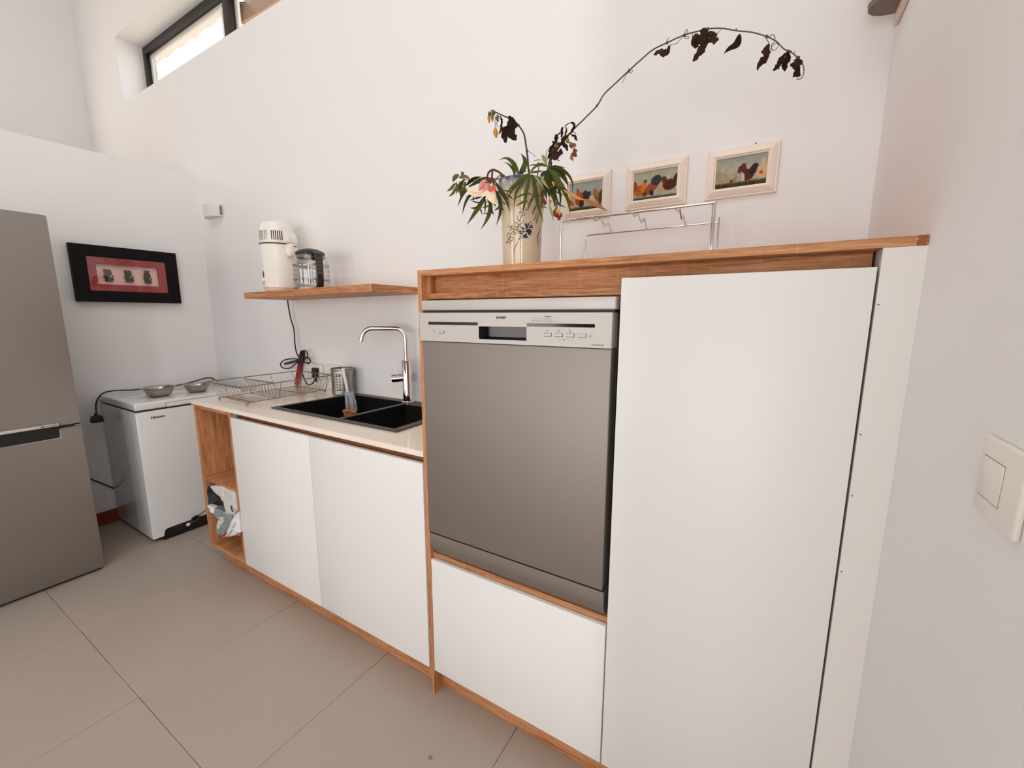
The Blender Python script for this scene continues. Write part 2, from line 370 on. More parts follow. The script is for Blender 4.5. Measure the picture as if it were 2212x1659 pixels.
# worktop with the sink cut-out
sk = [(-1.043, 0.104), (-0.236, 0.112), (-0.247, 0.560), (-1.004, 0.553)]
b = B(); z0, z1 = 0.866, ZW
hole = [(-1.025, 0.122), (-0.252, 0.128), (-0.262, 0.545), (-0.990, 0.538)]
outer = [(-1.588, 0.0), (-0.001, 0.0), (-0.001, D - 0.001), (-1.588, D - 0.001)]
t = b.bm
O = [[t.verts.new((x, y, z)) for x, y in outer] for z in (z0, z1)]; Hh = [[t.verts.new((x, y, z)) for x, y in hole] for z in (z0, z1)]
for i in range(4):
    j = (i + 1) % 4
    t.faces.new((O[1][i], O[1][j], Hh[1][j], Hh[1][i])); t.faces.new((O[0][j], O[0][i], Hh[0][i], Hh[0][j]))
    t.faces.new((O[0][i], O[0][j], O[1][j], O[1][i])); t.faces.new((Hh[0][j], Hh[0][i], Hh[1][i], Hh[1][j]))
tag(obj('worktop', b, STONE, loc=(-0.8, 0.3, z1)), 'polished cream stone worktop over the sink cabinet', 'worktop')

# sink
sn = thing('kitchen_sink', 'black granite double-bowl sink set into the cream worktop', 'sink', (-0.64, 0.33, ZW))
def bil(u, v):
    a = Vector(sk[0]).lerp(Vector(sk[1]), u); c = Vector(sk[3]).lerp(Vector(sk[2]), u); return a.lerp(c, v)
def P3(u, v, z): q = bil(u, v); return (q.x, q.y, z)
bowls = [(0.030, 0.555, 0.05, 0.90, -0.19), (0.585, 0.958, 0.05, 0.82, -0.15)]
us = [0, 0.030, 0.555, 0.585, 0.958, 1]; vs = [0, 0.05, 0.82, 0.90, 1]
b = B(); zt = ZW + 0.006
cache = {}
def V(u, v, z):
    k = (round(u, 4), round(v, 4), round(z, 4))
    if k not in cache: cache[k] = b.bm.verts.new(P3(u, v, z))
    return cache[k]
def rz(u, v): return zt - (0.012 if (0.54 < u < 0.60 and 0.06 < v < 0.8) else 0)
for i in range(5):
    for j in range(4):
        if i == 1 and j in (1, 2): continue
        if i == 3 and j == 1: continue
        b.bm.faces.new((V(us[i], vs[j], zt), V(us[i + 1], vs[j], zt), V(us[i + 1], vs[j + 1], zt), V(us[i], vs[j + 1], zt)))
for i in range(5):
    b.bm.faces.new((V(us[i], 0, zt), V(us[i], 0, ZW), V(us[i + 1], 0, ZW), V(us[i + 1], 0, zt))); b.bm.faces.new((V(us[i], 1, zt), V(us[i + 1], 1, zt), V(us[i + 1], 1, ZW), V(us[i], 1, ZW)))
for j in range(4):
    b.bm.faces.new((V(0, vs[j], zt), V(0, vs[j + 1], zt), V(0, vs[j + 1], ZW), V(0, vs[j], ZW))); b.bm.faces.new((V(1, vs[j], zt), V(1, vs[j], ZW), V(1, vs[j + 1], ZW), V(1, vs[j + 1], zt)))
obj('rim', b, GREYR, sn, ang=30)
for u0, u1, v0, v1, dz in bowls:
    b = B(); top = [(u0, v0), (u1, v0), (u1, v1), (u0, v1)]; ins = 0.012
    A = [b.bm.verts.new(P3(u, v, zt - 0.0005)) for u, v in top]
    L2 = [b.bm.verts.new(P3(u, v, ZW + dz + 0.02)) for u, v in ((u0 + ins, v0 + ins * 2), (u1 - ins, v0 + ins * 2), (u1 - ins, v1 - ins * 2), (u0 + ins, v1 - ins * 2))]
    L3 = [b.bm.verts.new(P3(u, v, ZW + dz)) for u, v in ((u0 + 3 * ins, v0 + ins * 5), (u1 - 3 * ins, v0 + ins * 5), (u1 - 3 * ins, v1 - ins * 5), (u0 + 3 * ins, v1 - ins * 5))]
    for X0, X1 in ((A, L2), (L2, L3)):
        for i in range(4): b.bm.faces.new((X0[i], X0[(i + 1) % 4], X1[(i + 1) % 4], X1[i]))
    b.bm.faces.new(L3)
    obj('bowl', b, BLACKG, sn, ang=80)
    c = P3((u0 + u1) / 2, (v0 + v1) / 2, ZW + dz)
    obj('drain', B().lathe(c, [(0, 0.002), (0.034, 0.003), (0.040, 0.001), (0.041, 0.0)], 24), CHROME, sn)
# tap
fx, fy = -0.573, 0.511
fa = thing('kitchen_tap', 'chrome single-lever kitchen tap with a square-bent spout', 'tap', (fx, fy, ZW + 0.006))
zb_ = ZW + 0.006
obj('base_ring', B().lathe((fx, fy, zb_), [(0, 0), (0.030, 0), (0.030, 0.006), (0.024, 0.010), (0, 0.010)], 32), CHROME, fa)
obj('body', B().lathe((fx, fy, zb_), [(0.022, 0.008), (0.0225, 0.208), (0.020, 0.212), (0.011, 0.212)], 32), CHROME, fa)
sp = [(fx, fy, 1.09), (fx, fy, 1.205)] + [(fx - 0.045 * (1 - math.cos(a)), fy - 0.02 * (1 - math.cos(a)), 1.205 + 0.048 * math.sin(a)) for a in [math.pi / 2 * k / 8 for k in range(1, 9)]]
ex = (-0.7255, 0.4200, 1.2450); en = (-0.7606, 0.4100, 1.1893)
c1 = Vector(sp[-1]); c2 = Vector(ex); c2.z = c1.z; dirv = (c2 - c1).normalized()
L_ = (c2 - c1).length
sp += [c1 + dirv * L_ * k / 4 for k in range(1, 4)]
tip = Vector(en); tp = c1 + dirv * (L_ - 0.02)
for k in range(0, 9):
    a = math.pi / 2 * 0.86 * k / 8; sp.append(tp + dirv * 0.05 * math.sin(a) + Vector((0, 0, -0.05 * (1 - math.cos(a)))))
last = Vector(sp[-1]); pd = (last - Vector(sp[-2])).normalized(); sp.append(last + pd * max(0.02, last.z - tip.z))
obj('spout', B().tube(sp, 0.0105, 16), CHROME, fa)
k0 = Vector((fx, fy, 1.018)); kd = Vector((-0.86, -0.42, -0.10)).normalized()
obj('mixer_knob', B().tube([k0, k0 + kd * 0.028, k0 + kd * 0.0285, k0 + kd * 0.0295, k0 + kd * 0.030, k0 + kd * 0.072], [0.0185, 0.0185, 0.017, 0.017, 0.020, 0.020], 24), CHROME, fa)
kt = k0 + kd * 0.062
obj('lever', B().tube([kt, kt + Vector((0, 0, 0.075))], 0.003, 10), CHROME, fa)

# ------------------------------------------------------------------ tall unit
tc_ = thing('tall_cabinet', 'tall white and oak cabinet housing the dishwasher, with a full-height white door', 'cabinet', (0.55, 0.3, 0))
ZH = 1.4479; ZU = 1.431
obj('side_panel', B().hexa([(0.0, 0.0, 0), (0.0163, 0.0, 0), (0.0163, YB, 0), (0.0, YB, 0), (0.0, 0.0, ZH - 0.0003), (0.0163, 0.0, ZU), (0.0163, YB, ZU), (0.0, YB, ZH - 0.0003)], 0.0003, 1), WZ, tc_)
obj('back_rail', B().box(0.0163, 1.064, 0.046, 0.062, 1.345, ZU, 0.0006), WX, tc_)
obj('lower_rail', B().box(0.0163, 0.619, 0.020, 0.046, 1.364, 1.3805, 0.0006), WX, tc_)
obj('side_batten', B().box(0.0163, 0.0285, 0.022, 0.046, 1.3805, ZU, 0.0006), WZ, tc_)
obj('appliance_shelf', B().box(0.0163, 0.6185, 0.012, YB, 0.5205, 0.5365, 0.0006), WX, tc_)
obj('drawer_front', B().box(0.0185, 0.6155, 0.0, 0.019, 0.0975, 0.518, 0.0012), WHITE, tc_)
obj('tall_door', B().box(0.6195, 1.0655, 0.0, 0.019, 0.0975, 1.4000, 0.0012), WHITE, tc_)
obj('filler_panel', B().box(1.0695, XR + 0.0004, 0.0, 0.08, 0.0, ZU), WHITE2, tc_)
obj('plinth', B().box(0.0163, 1.0695, 0.0445, 0.0625, 0, 0.0965, 0.0008), WX, tc_)
obj('inner_panel', B().box(0.6205, 0.6365, 0.021, YB, 0.0975, 1.345), WHITE, tc_)
obj('inner_back', B().box(0.0163, 1.064, 0.575, YB, 0.0975, 1.345), WHITE, tc_)
for z in (1.336, 1.103, 0.985, 0.83): obj('screw', B().tube([(1.0735, -0.0004, z), (1.0735, 0.003, z)], 0.0013, 8), DARK, tc_)
b = B(); ZT = ZH
# breakfast-height top: mitred at the left, ragged end of the edging tape at the wall
b.hexa([(0.0163, 0.0, ZU + 0.0002), (1.1255, 0.0, ZU + 0.0002), (1.1255, D - 0.001, ZU + 0.0002), (0.0163, D - 0.001, ZU + 0.0002), (0.0, 0.0, ZT), (1.1255, 0.0, ZT), (1.1255, D - 0.001, ZT), (0.0, D - 0.001, ZT)], 0.0006, 1)
tp_ = obj('oak_top', b, WX, loc=(0.55, 0.3, ZT)); tag(tp_, 'oak-veneer top board of the tall cabinet, running to the right wall', 'worktop')
EDGE = mat('glue_stain', (150, 84, 34), 0.5, var=0.15, vscale=90)
rag = [(1.112, ZU + 0.0006), (1.1235, ZU + 0.0006), (1.1225, ZU + 0.005), (1.1248, ZU + 0.007), (1.1222, ZU + 0.0095), (1.125, ZU + 0.0115), (1.1235, ZU + 0.0135), (1.1245, ZT), (1.111, ZT - 0.0002), (1.1135, ZU + 0.011), (1.1105, ZU + 0.006)]
obj('edge_stain', B().prism(rag, lambda p: (p[0], -0.0006, p[1]), lambda p: (p[0], 0.0005, p[1])), EDGE, tp_)['label'] = 'darker orange raw end of the edging'

# ------------------------------------------------------------------ dishwasher
dw = thing('dishwasher', 'silver built-in dishwasher with a grey inox door and button panel', 'dishwasher', (0.305, 0.3, 0.5365))
obj('cabinet_body', B().box(0.024, 0.606, 0.035, 0.57, 0.5368, 1.329, 0.002), DGREY, dw)
obj('lid', B().box(0.0165, 0.6105, -0.006, 0.045, 1.3300, 1.3595, 0.0035, 3), DWSIL, dw)
cx0, cx1, cz0, cz1, cy = 0.0105, 0.6045, 1.2405, 1.3235, -0.008
# control panel with the pocket handle cut into it
hx0, hx1, hz0, hz1 = 0.2287, 0.3795, 1.2515, 1.2864
b = B(); yb2 = 0.035
def rrect(x0, x1, z0, z1, r, top_sharp=True):
    pts = []
    for cxr, czr, a0 in ((x0 + r, z0 + r, math.pi), (x1 - r, z0 + r, 1.5 * math.pi)):
        pts += [(cxr + r * math.cos(a0 + math.pi / 2 * k / 4), czr + r * math.sin(a0 + math.pi / 2 * k / 4)) for k in range(5)]
    return pts + [(x1, z1), (x0, z1)]
hp = rrect(hx0, hx1, hz0, hz1, 0.007)
b.box(cx0, hx0, cy, yb2, cz0, cz1).box(hx1, cx1, cy, yb2, cz0, cz1)
b.box(hx0, hx1, cy, yb2, hz1, cz1).box(hx0, hx1, cy, yb2, cz0, hz0)
pn = obj('control_panel', b, DWSIL, dw, smooth=False)
b = B(); t = b.bm
A = [t.verts.new((x, cy - 0.0002, z)) for x, z in hp]; Bk = [t.verts.new((hx0 + (x - hx0) * 0.86 + 0.012, cy + 0.03, hz0 + (z - hz0) * 0.8 + 0.006)) for x, z in hp]
for i in range(len(hp)): t.faces.new((A[i], A[(i + 1) % len(hp)], Bk[(i + 1) % len(hp)], Bk[i]))
t.faces.new(Bk)
obj('pocket_handle', b, mat('handle_inox', (84, 80, 78), 0.3, metal=0.9), pn)
for x0, x1, za, zb2 in ((0.0458, 0.2257, 1.2888, 1.2972), (0.3806, 0.5634, 1.2882, 1.2966)):
    obj('display_strip', B().box(x0, x1, cy - 0.0006, cy + 0.002, za, zb2), DARKG, pn)
for x0, x1 in ((0.0836, 0.1044), (0.4308, 0.4506), (0.461, 0.4811), (0.4917, 0.5115), (0.5222, 0.5421)):
    obj('button_gap', B().box(x0 - 0.0006, x1 + 0.0009, cy - 0.0003, cy + 0.001, 1.2640, 1.2732), DGREY, pn)
    obj('button', B().box(x0, x1, cy - 0.0022, cy + 0.001, 1.2648, 1.2726, 0.0006, 1), DWSIL, pn)
fr = dict(ex=(1, 0, 0), ey=(0, 0, 1)); yt = cy - 0.0004
textmesh('lettering', 'SHARP', 0.0085, INK, pn, (0.2863, yt, 1.3078), sx=1.25, bold=0.00025, **fr)
textmesh('lettering', 'Program', 0.0052, GREYI, pn, (0.431, yt, 1.3122), **fr)
textmesh('lettering', 'P', 0.0068, GREYI, pn, (0.4378, yt, 1.2765), **fr)
textmesh('lettering', '½', 0.0078, GREYI, pn, (0.4972, yt, 1.2762), **fr)
textmesh('lettering', 'QW-MB612-SS3', 0.0046, GREYI, pn, (0.5560, yt, 1.2460), **fr)
def mark(polys, w=0.0005, nm='printed_symbol'):
    b = B()
    for q in polys:
        q = [(x, yt, z) for x, z in q]
        b.ribbon(q, [w] * len(q), (0, -1, 0))
    return obj(nm, b, GREYI, pn)
def circ(x, z, r, a0=0, a1=2 * math.pi, n=14): return [(x + r * math.cos(a0 + (a1 - a0) * k / n), z + r * math.sin(a0 + (a1 - a0) * k / n)) for k in range(n + 1)]
def sq(x, z, wd, h): return [(x - wd, z - h), (x + wd, z - h), (x + wd, z + h), (x - wd, z + h), (x - wd, z - h)]
mark([circ(0.0672, 1.2692, 0.0036, 2.1, 7.3), [(0.0672, 1.2690), (0.0672, 1.2735)]])
mark([circ(0.4699, 1.2788, 0.0031), [(0.4699, 1.2812), (0.4699, 1.2788), (0.4716, 1.2779)]])
mark([[(0.5505, 1.2655), (0.5505, 1.2715), (0.5553, 1.2685), (0.5505, 1.2655)], [(0.5563, 1.2655), (0.5563, 1.2715)], [(0.5580, 1.2655), (0.5580, 1.2715)]])
mark([circ(0.4859, 1.2578, 0.0016), sq(0.4859, 1.2562, 0.0024, 0.0018), [(0.4705, 1.2600), (0.4715, 1.2578), (0.4805, 1.2578)], [(0.4915, 1.2578), (0.5005, 1.2578), (0.5015, 1.2600)]], 0.0004)
mark([[(0.3937, 1.3088), (0.4534, 1.3082)]], 0.0004)
for k, x in enumerate((0.399, 0.4092, 0.4198, 0.430, 0.4399, 0.4499)):
    s = [[sq(x, 1.3028, 0.0027, 0.0018), [(x - 0.0036, 1.3050), (x + 0.0036, 1.3050)]], [sq(x - 0.001, 1.3026, 0.0024, 0.0018), [(x + 0.002, 1.3008), (x + 0.0036, 1.3046)]], [sq(x - 0.0022, 1.3028, 0.0012, 0.0018), sq(x + 0.0012, 1.3028, 0.0017, 0.0018)],
         [circ(x, 1.3036, 0.0020), [(x, 1.3016), (x, 1.2996)], [(x + 0.002, 1.3052), (x + 0.003, 1.3062)]], [circ(x, 1.3030, 0.0025), sq(x + 0.0028, 1.3012, 0.001, 0.0008)], [circ(x - 0.0012, 1.3036, 0.0016), sq(x + 0.0022, 1.3014, 0.0012, 0.0009)]][k]
    mark(s, 0.00045)
for x in (0.4607, 0.4705, 0.4808): mark([[(x - 0.002, 1.3030), (x, 1.3022), (x - 0.002, 1.3012)], [(x + 0.0004, 1.3030), (x + 0.0024, 1.3022), (x + 0.0004, 1.3012)]], 0.0004)
for x in (0.0839, 0.101, 0.1176): mark([sq(x, 1.3030, 0.0011, 0.0013), circ(x, 1.3048, 0.0008)], 0.00035)
obj('door', B().box(0.0165, 0.6045, -0.005, 0.035, 0.6185, 1.2398, 0.003, 3), DWMET, dw)
# curved kick plate
prof = [(-0.004, 0.6150), (-0.0045, 0.59), (-0.002, 0.570), (0.004, 0.555), (0.013, 0.5425), (0.016, 0.5385), (0.034, 0.5385), (0.034, 0.6150)]
obj('kick_plate', B().prism(prof, lambda p: (0.0205, p[0], p[1]), lambda p: (0.6085, p[0], p[1])), DWMET, dw, ang=30)
obj('door_seal', B().box(0.022, 0.604, 0.004, 0.03, 0.6145, 0.6190), DARK, dw); obj('door_seal', B().box(0.020, 0.606, 0.004, 0.03, 1.3232, 1.3302), DARK, dw)

# ------------------------------------------------------------------ shelf and what stands on it
SZ = 1.4415
def shz(x): return SZ + 0.0125 * (x + 1.06)           # the shelf hangs very slightly out of level
b = B(); sx0, sx1, sy0, sy1, th = -1.5645, -0.5500, 0.30, D, 0.0325
b.hexa([(sx0, sy0, shz(sx0) - th), (sx1, sy0, shz(sx1) - th), (sx1, sy1, shz(sx1) - th), (sx0, sy1, shz(sx0) - th), (sx0, sy0, shz(sx0)), (sx1, sy0, shz(sx1)), (sx1, sy1, shz(sx1)), (sx0, sy1, shz(sx0))], 0.0008, 1)
shf = obj('wall_shelf', b, WX, loc=(-1.06, D, SZ)); obj('edge_joint', B().box(sx1 - 0.0022, sx1 - 0.0004, sy0 - 0.0006, sy0 + 0.001, shz(sx1) - th + 0.001, shz(sx1) - 0.001), mat('pale_edge', (238, 196, 160), 0.5), shf)
obj('end_edging', B().hexa([(sx1 - 0.0002, sy0 + 0.0003, shz(sx1) - th + 0.0004), (sx1 + 0.0006, sy0 + 0.0003, shz(sx1) - th + 0.0004), (sx1 + 0.0006, sy1, shz(sx1) - th + 0.0004), (sx1 - 0.0002, sy1, shz(sx1) - th + 0.0004), (sx1 - 0.0002, sy0 + 0.0003, shz(sx1) - 0.0004), (sx1 + 0.0006, sy0 + 0.0003, shz(sx1) - 0.0004), (sx1 + 0.0006, sy1, shz(sx1) - 0.0004), (sx1 - 0.0002, sy1, shz(sx1) - 0.0004)]), EDG, shf)
tag(shf, 'floating oak shelf on the white wall above the sink', 'shelf')

IV = mat('ivory_enamel', (242, 237, 227), 0.3, coat=0.3)
dx, dy = -1.447, 0.440; dz = shz(dx)
ds = thing('water_distiller', 'cream countertop water distiller standing at the left end of the shelf', 'distiller', (dx, dy, dz))
obj('body', B().lathe((dx, dy, dz), [(0, 0.0), (0.070, 0.0), (0.074, 0.006), (0.083, 0.020), (0.0855, 0.026), (0.0848, 0.034), (0.0845, 0.26), (0.083, 0.262), (0, 0.262)], 48), IV, ds)
obj('base_band', B().lathe((dx, dy, dz), [(0.0846, 0.0235), (0.0862, 0.025), (0.0862, 0.0275), (0.0846, 0.029)], 48), mat('peach_band', (232, 196, 168), 0.4), ds)
obj('seam_ring', B().lathe((dx, dy, dz), [(0.080, 0.2555), (0.0868, 0.2555), (0.0868, 0.2605), (0.080, 0.2605)], 48), DGREY, ds)
hd = obj('motor_head', B().lathe((dx + 0.006, dy, dz), [(0, 0.2606), (0.0865, 0.2606), (0.0885, 0.268), (0.0875, 0.315), (0.0840, 0.332), (0.0805, 0.340), (0.074, 0.362), (0.066, 0.372), (0.045, 0.379), (0, 0.381)], 48), IV, ds)
sd = Vector((math.cos(0.22), math.sin(0.22), 0)); sn_ = Vector((-sd.y, sd.x, 0)); c0 = Vector((dx, dy, dz))
pr_ = [(0.045, 0.263), (0.112, 0.263), (0.114, 0.270), (0.108, 0.305), (0.092, 0.322), (0.060, 0.334)]
obj('spout_housing', B().prism(pr_, lambda p: c0 + sd * p[0] - sn_ * 0.036 + Vector((0, 0, p[1])), lambda p: c0 + sd * p[0] + sn_ * 0.036 + Vector((0, 0, p[1])), 0.006), IV, hd)
pr_ = [(0.070, 0.260), (0.122, 0.260), (0.124, 0.235), (0.118, 0.203), (0.108, 0.192), (0.090, 0.190), (0.078, 0.205)]
obj('spout', B().prism(pr_, lambda p: c0 + sd * p[0] - sn_ * 0.024 + Vector((0, 0, p[1])), lambda p: c0 + sd * p[0] + sn_ * 0.024 + Vector((0, 0, p[1])), 0.006), IV, hd)
obj('spout_slit', B().tube([c0 + sd * 0.1245 + sn_ * -0.010 + Vector((0, 0, 0.247)), c0 + sd * 0.1247 + sn_ * 0.012 + Vector((0, 0, 0.244))], 0.0016, 6), DARK, hd)
va = math.atan2(-0.9674 - dy, 0.9147 - dx)
def slot(a, z0, z1, wd, nm='vent_slot'):
    q = lambda s, z, r: (dx + 0.006 + r * math.cos(a) - s * math.sin(a), dy + r * math.sin(a) + s * math.cos(a), dz + z)
    return obj(nm, B().hexa([q(-wd, z0, 0.084), q(wd, z0, 0.084), q(wd, z0, 0.0889), q(-wd, z0, 0.0889), q(-wd, z1, 0.083), q(wd, z1, 0.083), q(wd, z1, 0.0882), q(-wd, z1, 0.0882)]), DARK, hd)
for k in range(6): slot(va - 0.30 + 0.112 * k + 0.0, 0.274, 0.322, 0.0022)
for k in range(6): slot(va - 1.22 + 0.12 * k, 0.274, 0.322, 0.0012)
bc = va - 1.18
def onbody(s, z, r=0.0852): a = bc + s / 0.085; return (dx + r * math.cos(a), dy + r * math.sin(a), dz + z)
b = B()
for s, z, rr in ((0, 0.105, 0.006), (0.006, 0.098, 0.006), (-0.005, 0.098, 0.006), (0.002, 0.091, 0.007), (0.003, 0.084, 0.006), (0.001, 0.112, 0.005)):
    A = [b.bm.verts.new(onbody(s + rr * math.cos(t), z + rr * math.sin(t))) for t in [2 * math.pi * k / 10 for k in range(10)]]; b.bm.faces.new(A)
obj('badge', b, GREYI, ds)
obj('switch_knob', B().ball(onbody(0.001, 0.066, 0.087), 0.010, 0.010, 0.011), WHITE, ds)
obj('lettering_dot', B().ball(onbody(0.002, 0.051, 0.0855), 0.003, 0.003, 0.003, 8, 6), GREYI, ds)

kx, ky = -1.118, 0.412; kz = shz(kx)
cf = thing('glass_carafe', 'clear glass coffee carafe with a black lid and black handle on the shelf', 'carafe', (kx, ky, kz))
CG = glassmat('carafe_glass', (0.93, 0.93, 0.93), 0.3)
pf = [(0, 0.004), (0.074, 0.004), (0.081, 0.010), (0.0845, 0.03), (0.085, 0.10), (0.083, 0.135), (0.076, 0.160), (0.066, 0.176), (0.062, 0.180)]
obj('glass_body', B().lathe((kx, ky, kz), pf, 48), CG, cf)
RIB = glassmat('ribbed_glass', (0.55, 0.55, 0.55), 0.8)
for z in (0.052, 0.075, 0.098, 0.122):
    obj('glass_ring', B().lathe((kx, ky, kz), [(0.0848, z - 0.006), (0.0862, z - 0.003), (0.0862, z + 0.003), (0.0848, z + 0.006)], 48), RIB if z in (0.052, 0.122) else CG, cf)
obj('lid', B().lathe((kx, ky, kz), [(0.060, 0.170), (0.068, 0.174), (0.070, 0.182), (0.066, 0.190), (0.040, 0.202), (0.012, 0.208), (0, 0.2085)], 40), mat('smoke_plastic', (38, 34, 33), 0.3), cf)
obj('collar', B().lathe((kx, ky, kz), [(0.062, 0.158), (0.066, 0.158), (0.069, 0.172), (0.061, 0.172)], 40), mat('grey_collar', (120, 116, 112), 0.3, metal=0.5), cf)
ca = math.atan2(-0.9674 - ky, 0.9147 - kx) + 0.30; hv = Vector((math.cos(ca), math.sin(ca), 0)); hs = Vector((-hv.y, hv.x, 0)); k0 = Vector((kx, ky, kz))
inn = [(0.060, 0.168), (0.080, 0.176), (0.108, 0.172), (0.122, 0.150), (0.126, 0.090), (0.120, 0.030), (0.108, 0.010), (0.092, 0.006)]
b = B(); rows = []
for i, (r, z) in enumerate(smoothpath([(p[0], 0, p[1]) for p in inn], 3)[:] and [(v.x, v.z) for v in smoothpath([(p[0], 0, p[1]) for p in inn], 3)]):
    rows.append((r, z))
for side, nm in ((1, 'h'),):
    pts = [k0 + hv * r + Vector((0, 0, z)) for r, z in rows]
    N = len(pts); vr = []
    for i, p in enumerate(pts):
        t = (pts[min(i + 1, N - 1)] - pts[max(i - 1, 0)]).normalized(); nrm = hs.cross(t).normalized(); wdt, thk = 0.0165, 0.007
        vr.append([b.bm.verts.new(p + hs * a * wdt + nrm * c * thk) for a, c in ((-1, -0.6), (-0.7, -1), (0.7, -1), (1, -0.6), (1, 0.6), (0.7, 1), (-0.7, 1), (-1, 0.6))])
    for A, Bq in zip(vr, vr[1:]):
        for j in range(8): b.bm.faces.new((A[j], A[(j + 1) % 8], Bq[(j + 1) % 8], Bq[j]))
    b.bm.faces.new(vr[0]); b.bm.faces.new(vr[-1])
hn = obj('handle', b, mat('carafe_handle', (30, 26, 25), 0.28), cf)
GRIP = mat('grip_ribs', (78, 66, 58), 0.45)
for k in range(5):
    z = 0.148 - 0.017 * k; q = k0 + hv * (0.1315 - 0.0 * k) + Vector((0, 0, z))
    obj('grip_rib', B().hexa([q + hs * a * 0.0110 + hv * c * 0.0016 + Vector((0, 0, e * 0.0066)) for a, c, e in ((-1, -1, -1), (1, -1, -1), (1, 1, -1), (-1, 1, -1), (-1, -1, 1), (1, -1, 1), (1, 1, 1), (-1, 1, 1))], 0.0008, 1), GRIP, hn)
obj('steel_band', B().lathe((kx, ky, kz), [(0.0835, 0.000), (0.0855, 0.001), (0.0855, 0.012), (0.0830, 0.014)], 40), mat('band_grey', (150, 146, 142), 0.35, metal=0.8), cf)

# black mains lead, tied in a bow, and the sockets
cd = thing('power_cord', 'black mains lead hanging from the shelf, tied in a bow and plugged in', 'cord', (-1.4963, 0.5560, 1.0481))
RUB = mat('black_rubber', (17, 16, 17), 0.5)
cr = 0.0037
main = smoothpath([(-1.5806, 0.5560, 1.4261), (-1.5818, 0.5560, 1.3851), (-1.5662, 0.5560, 1.2942), (-1.5423, 0.5560, 1.2280), (-1.5444, 0.5560, 1.1443), (-1.5334, 0.5560, 1.0856), (-1.4963, 0.5560, 1.0481)], 5)
main[0] = Vector((main[0].x, main[0].y, SZ + 0.02))
obj('lead', B().tube(main, cr, 8), RUB, cd)
for q in ([(-1.4868, 0.5500, 1.0492), (-1.5715, 0.5500, 1.0502), (-1.6613, 0.5500, 1.0366), (-1.7057, 0.5500, 1.0077), (-1.6788, 0.5500, 0.9860), (-1.6089, 0.5500, 0.9906), (-1.5370, 0.5500, 1.0237), (-1.4871, 0.5500, 1.0464)], [(-1.4883, 0.5480, 1.0493), (-1.5606, 0.5480, 1.0368), (-1.6509, 0.5480, 1.0171), (-1.6468, 0.5480, 1.0115), (-1.5618, 0.5480, 1.0281), (-1.4890, 0.5480, 1.0436)], [(-1.4801, 0.5460, 1.0527), (-1.4280, 0.5460, 1.0666), (-1.3932, 0.5460, 1.0575), (-1.3907, 0.5460, 1.0411), (-1.4276, 0.5460, 1.0335), (-1.4765, 0.5460, 1.0445)], [(-1.4718, 0.5430, 1.0451), (-1.4318, 0.5430, 1.0363), (-1.3965, 0.5430, 1.0301)],
          [(-1.4817, 0.5470, 1.0525), (-1.4876, 0.5470, 1.0774), (-1.4665, 0.5470, 1.0978), (-1.4379, 0.5470, 1.1074), (-1.4127, 0.5470, 1.0921), (-1.4152, 0.5470, 1.0727), (-1.4585, 0.5470, 1.0538)]):
    obj('bow_loop', B().tube(smoothpath(q, 5), cr, 8), RUB, cd)
obj('knot', B().ball((-1.4789, 0.5450, 1.0501), 0.016, 0.010, 0.012).ball((-1.4599, 0.5450, 1.0539), 0.010, 0.010, 0.014), RUB, cd)
obj('lead', B().tube(smoothpath([(-1.4911, 0.5520, 1.0404), (-1.4970, 0.5520, 0.9949), (-1.4795, 0.5520, 0.9508), (-1.4566, 0.5520, 0.9130), (-1.4264, 0.5520, 0.8986), (-1.3881, 0.5520, 0.9159), (-1.3619, 0.5520, 0.9486)], 5), cr, 8), RUB, cd)
pq = Vector((-1.3556, 0.5470, 0.9773))
obj('plug', B().hexa([pq + Vector((a * (0.026 if e < 0 else 0.020), c * 0.0085, e * 0.030 + 0.002)) for a, c, e in ((-1, -1, -1), (1, -1, -1), (1, 1, -1), (-1, 1, -1), (-1, -1, 1), (1, -1, 1), (1, 1, 1), (-1, 1, 1))], 0.006, 2).tube([pq + Vector((0.004, 0, -0.026)), pq + Vector((0.006, 0, -0.052))], [0.009, 0.005], 10), RUB, cd)
so = thing('wall_socket', 'cream double wall socket behind the perforated cutlery cup', 'socket', (-1.29, D, 0.985))
obj('plate', B().box(-1.402, -1.165, D - 0.010, D - 0.0005, 0.940, 1.032, 0.003), CREAM, so)
for x in (-1.335, -1.225): obj('insert', B().box(x - 0.045, x + 0.045, D - 0.0125, D - 0.006, 0.952, 1.020, 0.002), WHITE, so)
for x in (-1.225, -1.205): obj('rocker', B().box(x - 0.008, x + 0.008, D - 0.016, D - 0.008, 0.995, 1.014, 0.002), WHITE, so)
wa = thing('plug_adapter', 'white plug-in adapter with a red switch, beside the black plug', 'adapter', (-1.335, 0.55, 0.985))
obj('adapter_body', B().box(-1.385, -1.300, 0.556, D - 0.0128, 0.945, 1.022, 0.006), WHITE, wa)
obj('red_switch', B().box(-1.3335, -1.325, 0.553, 0.560, 0.984, 1.010, 0.001), mat('dark_red_switch', (120, 20, 16), 0.35), wa)
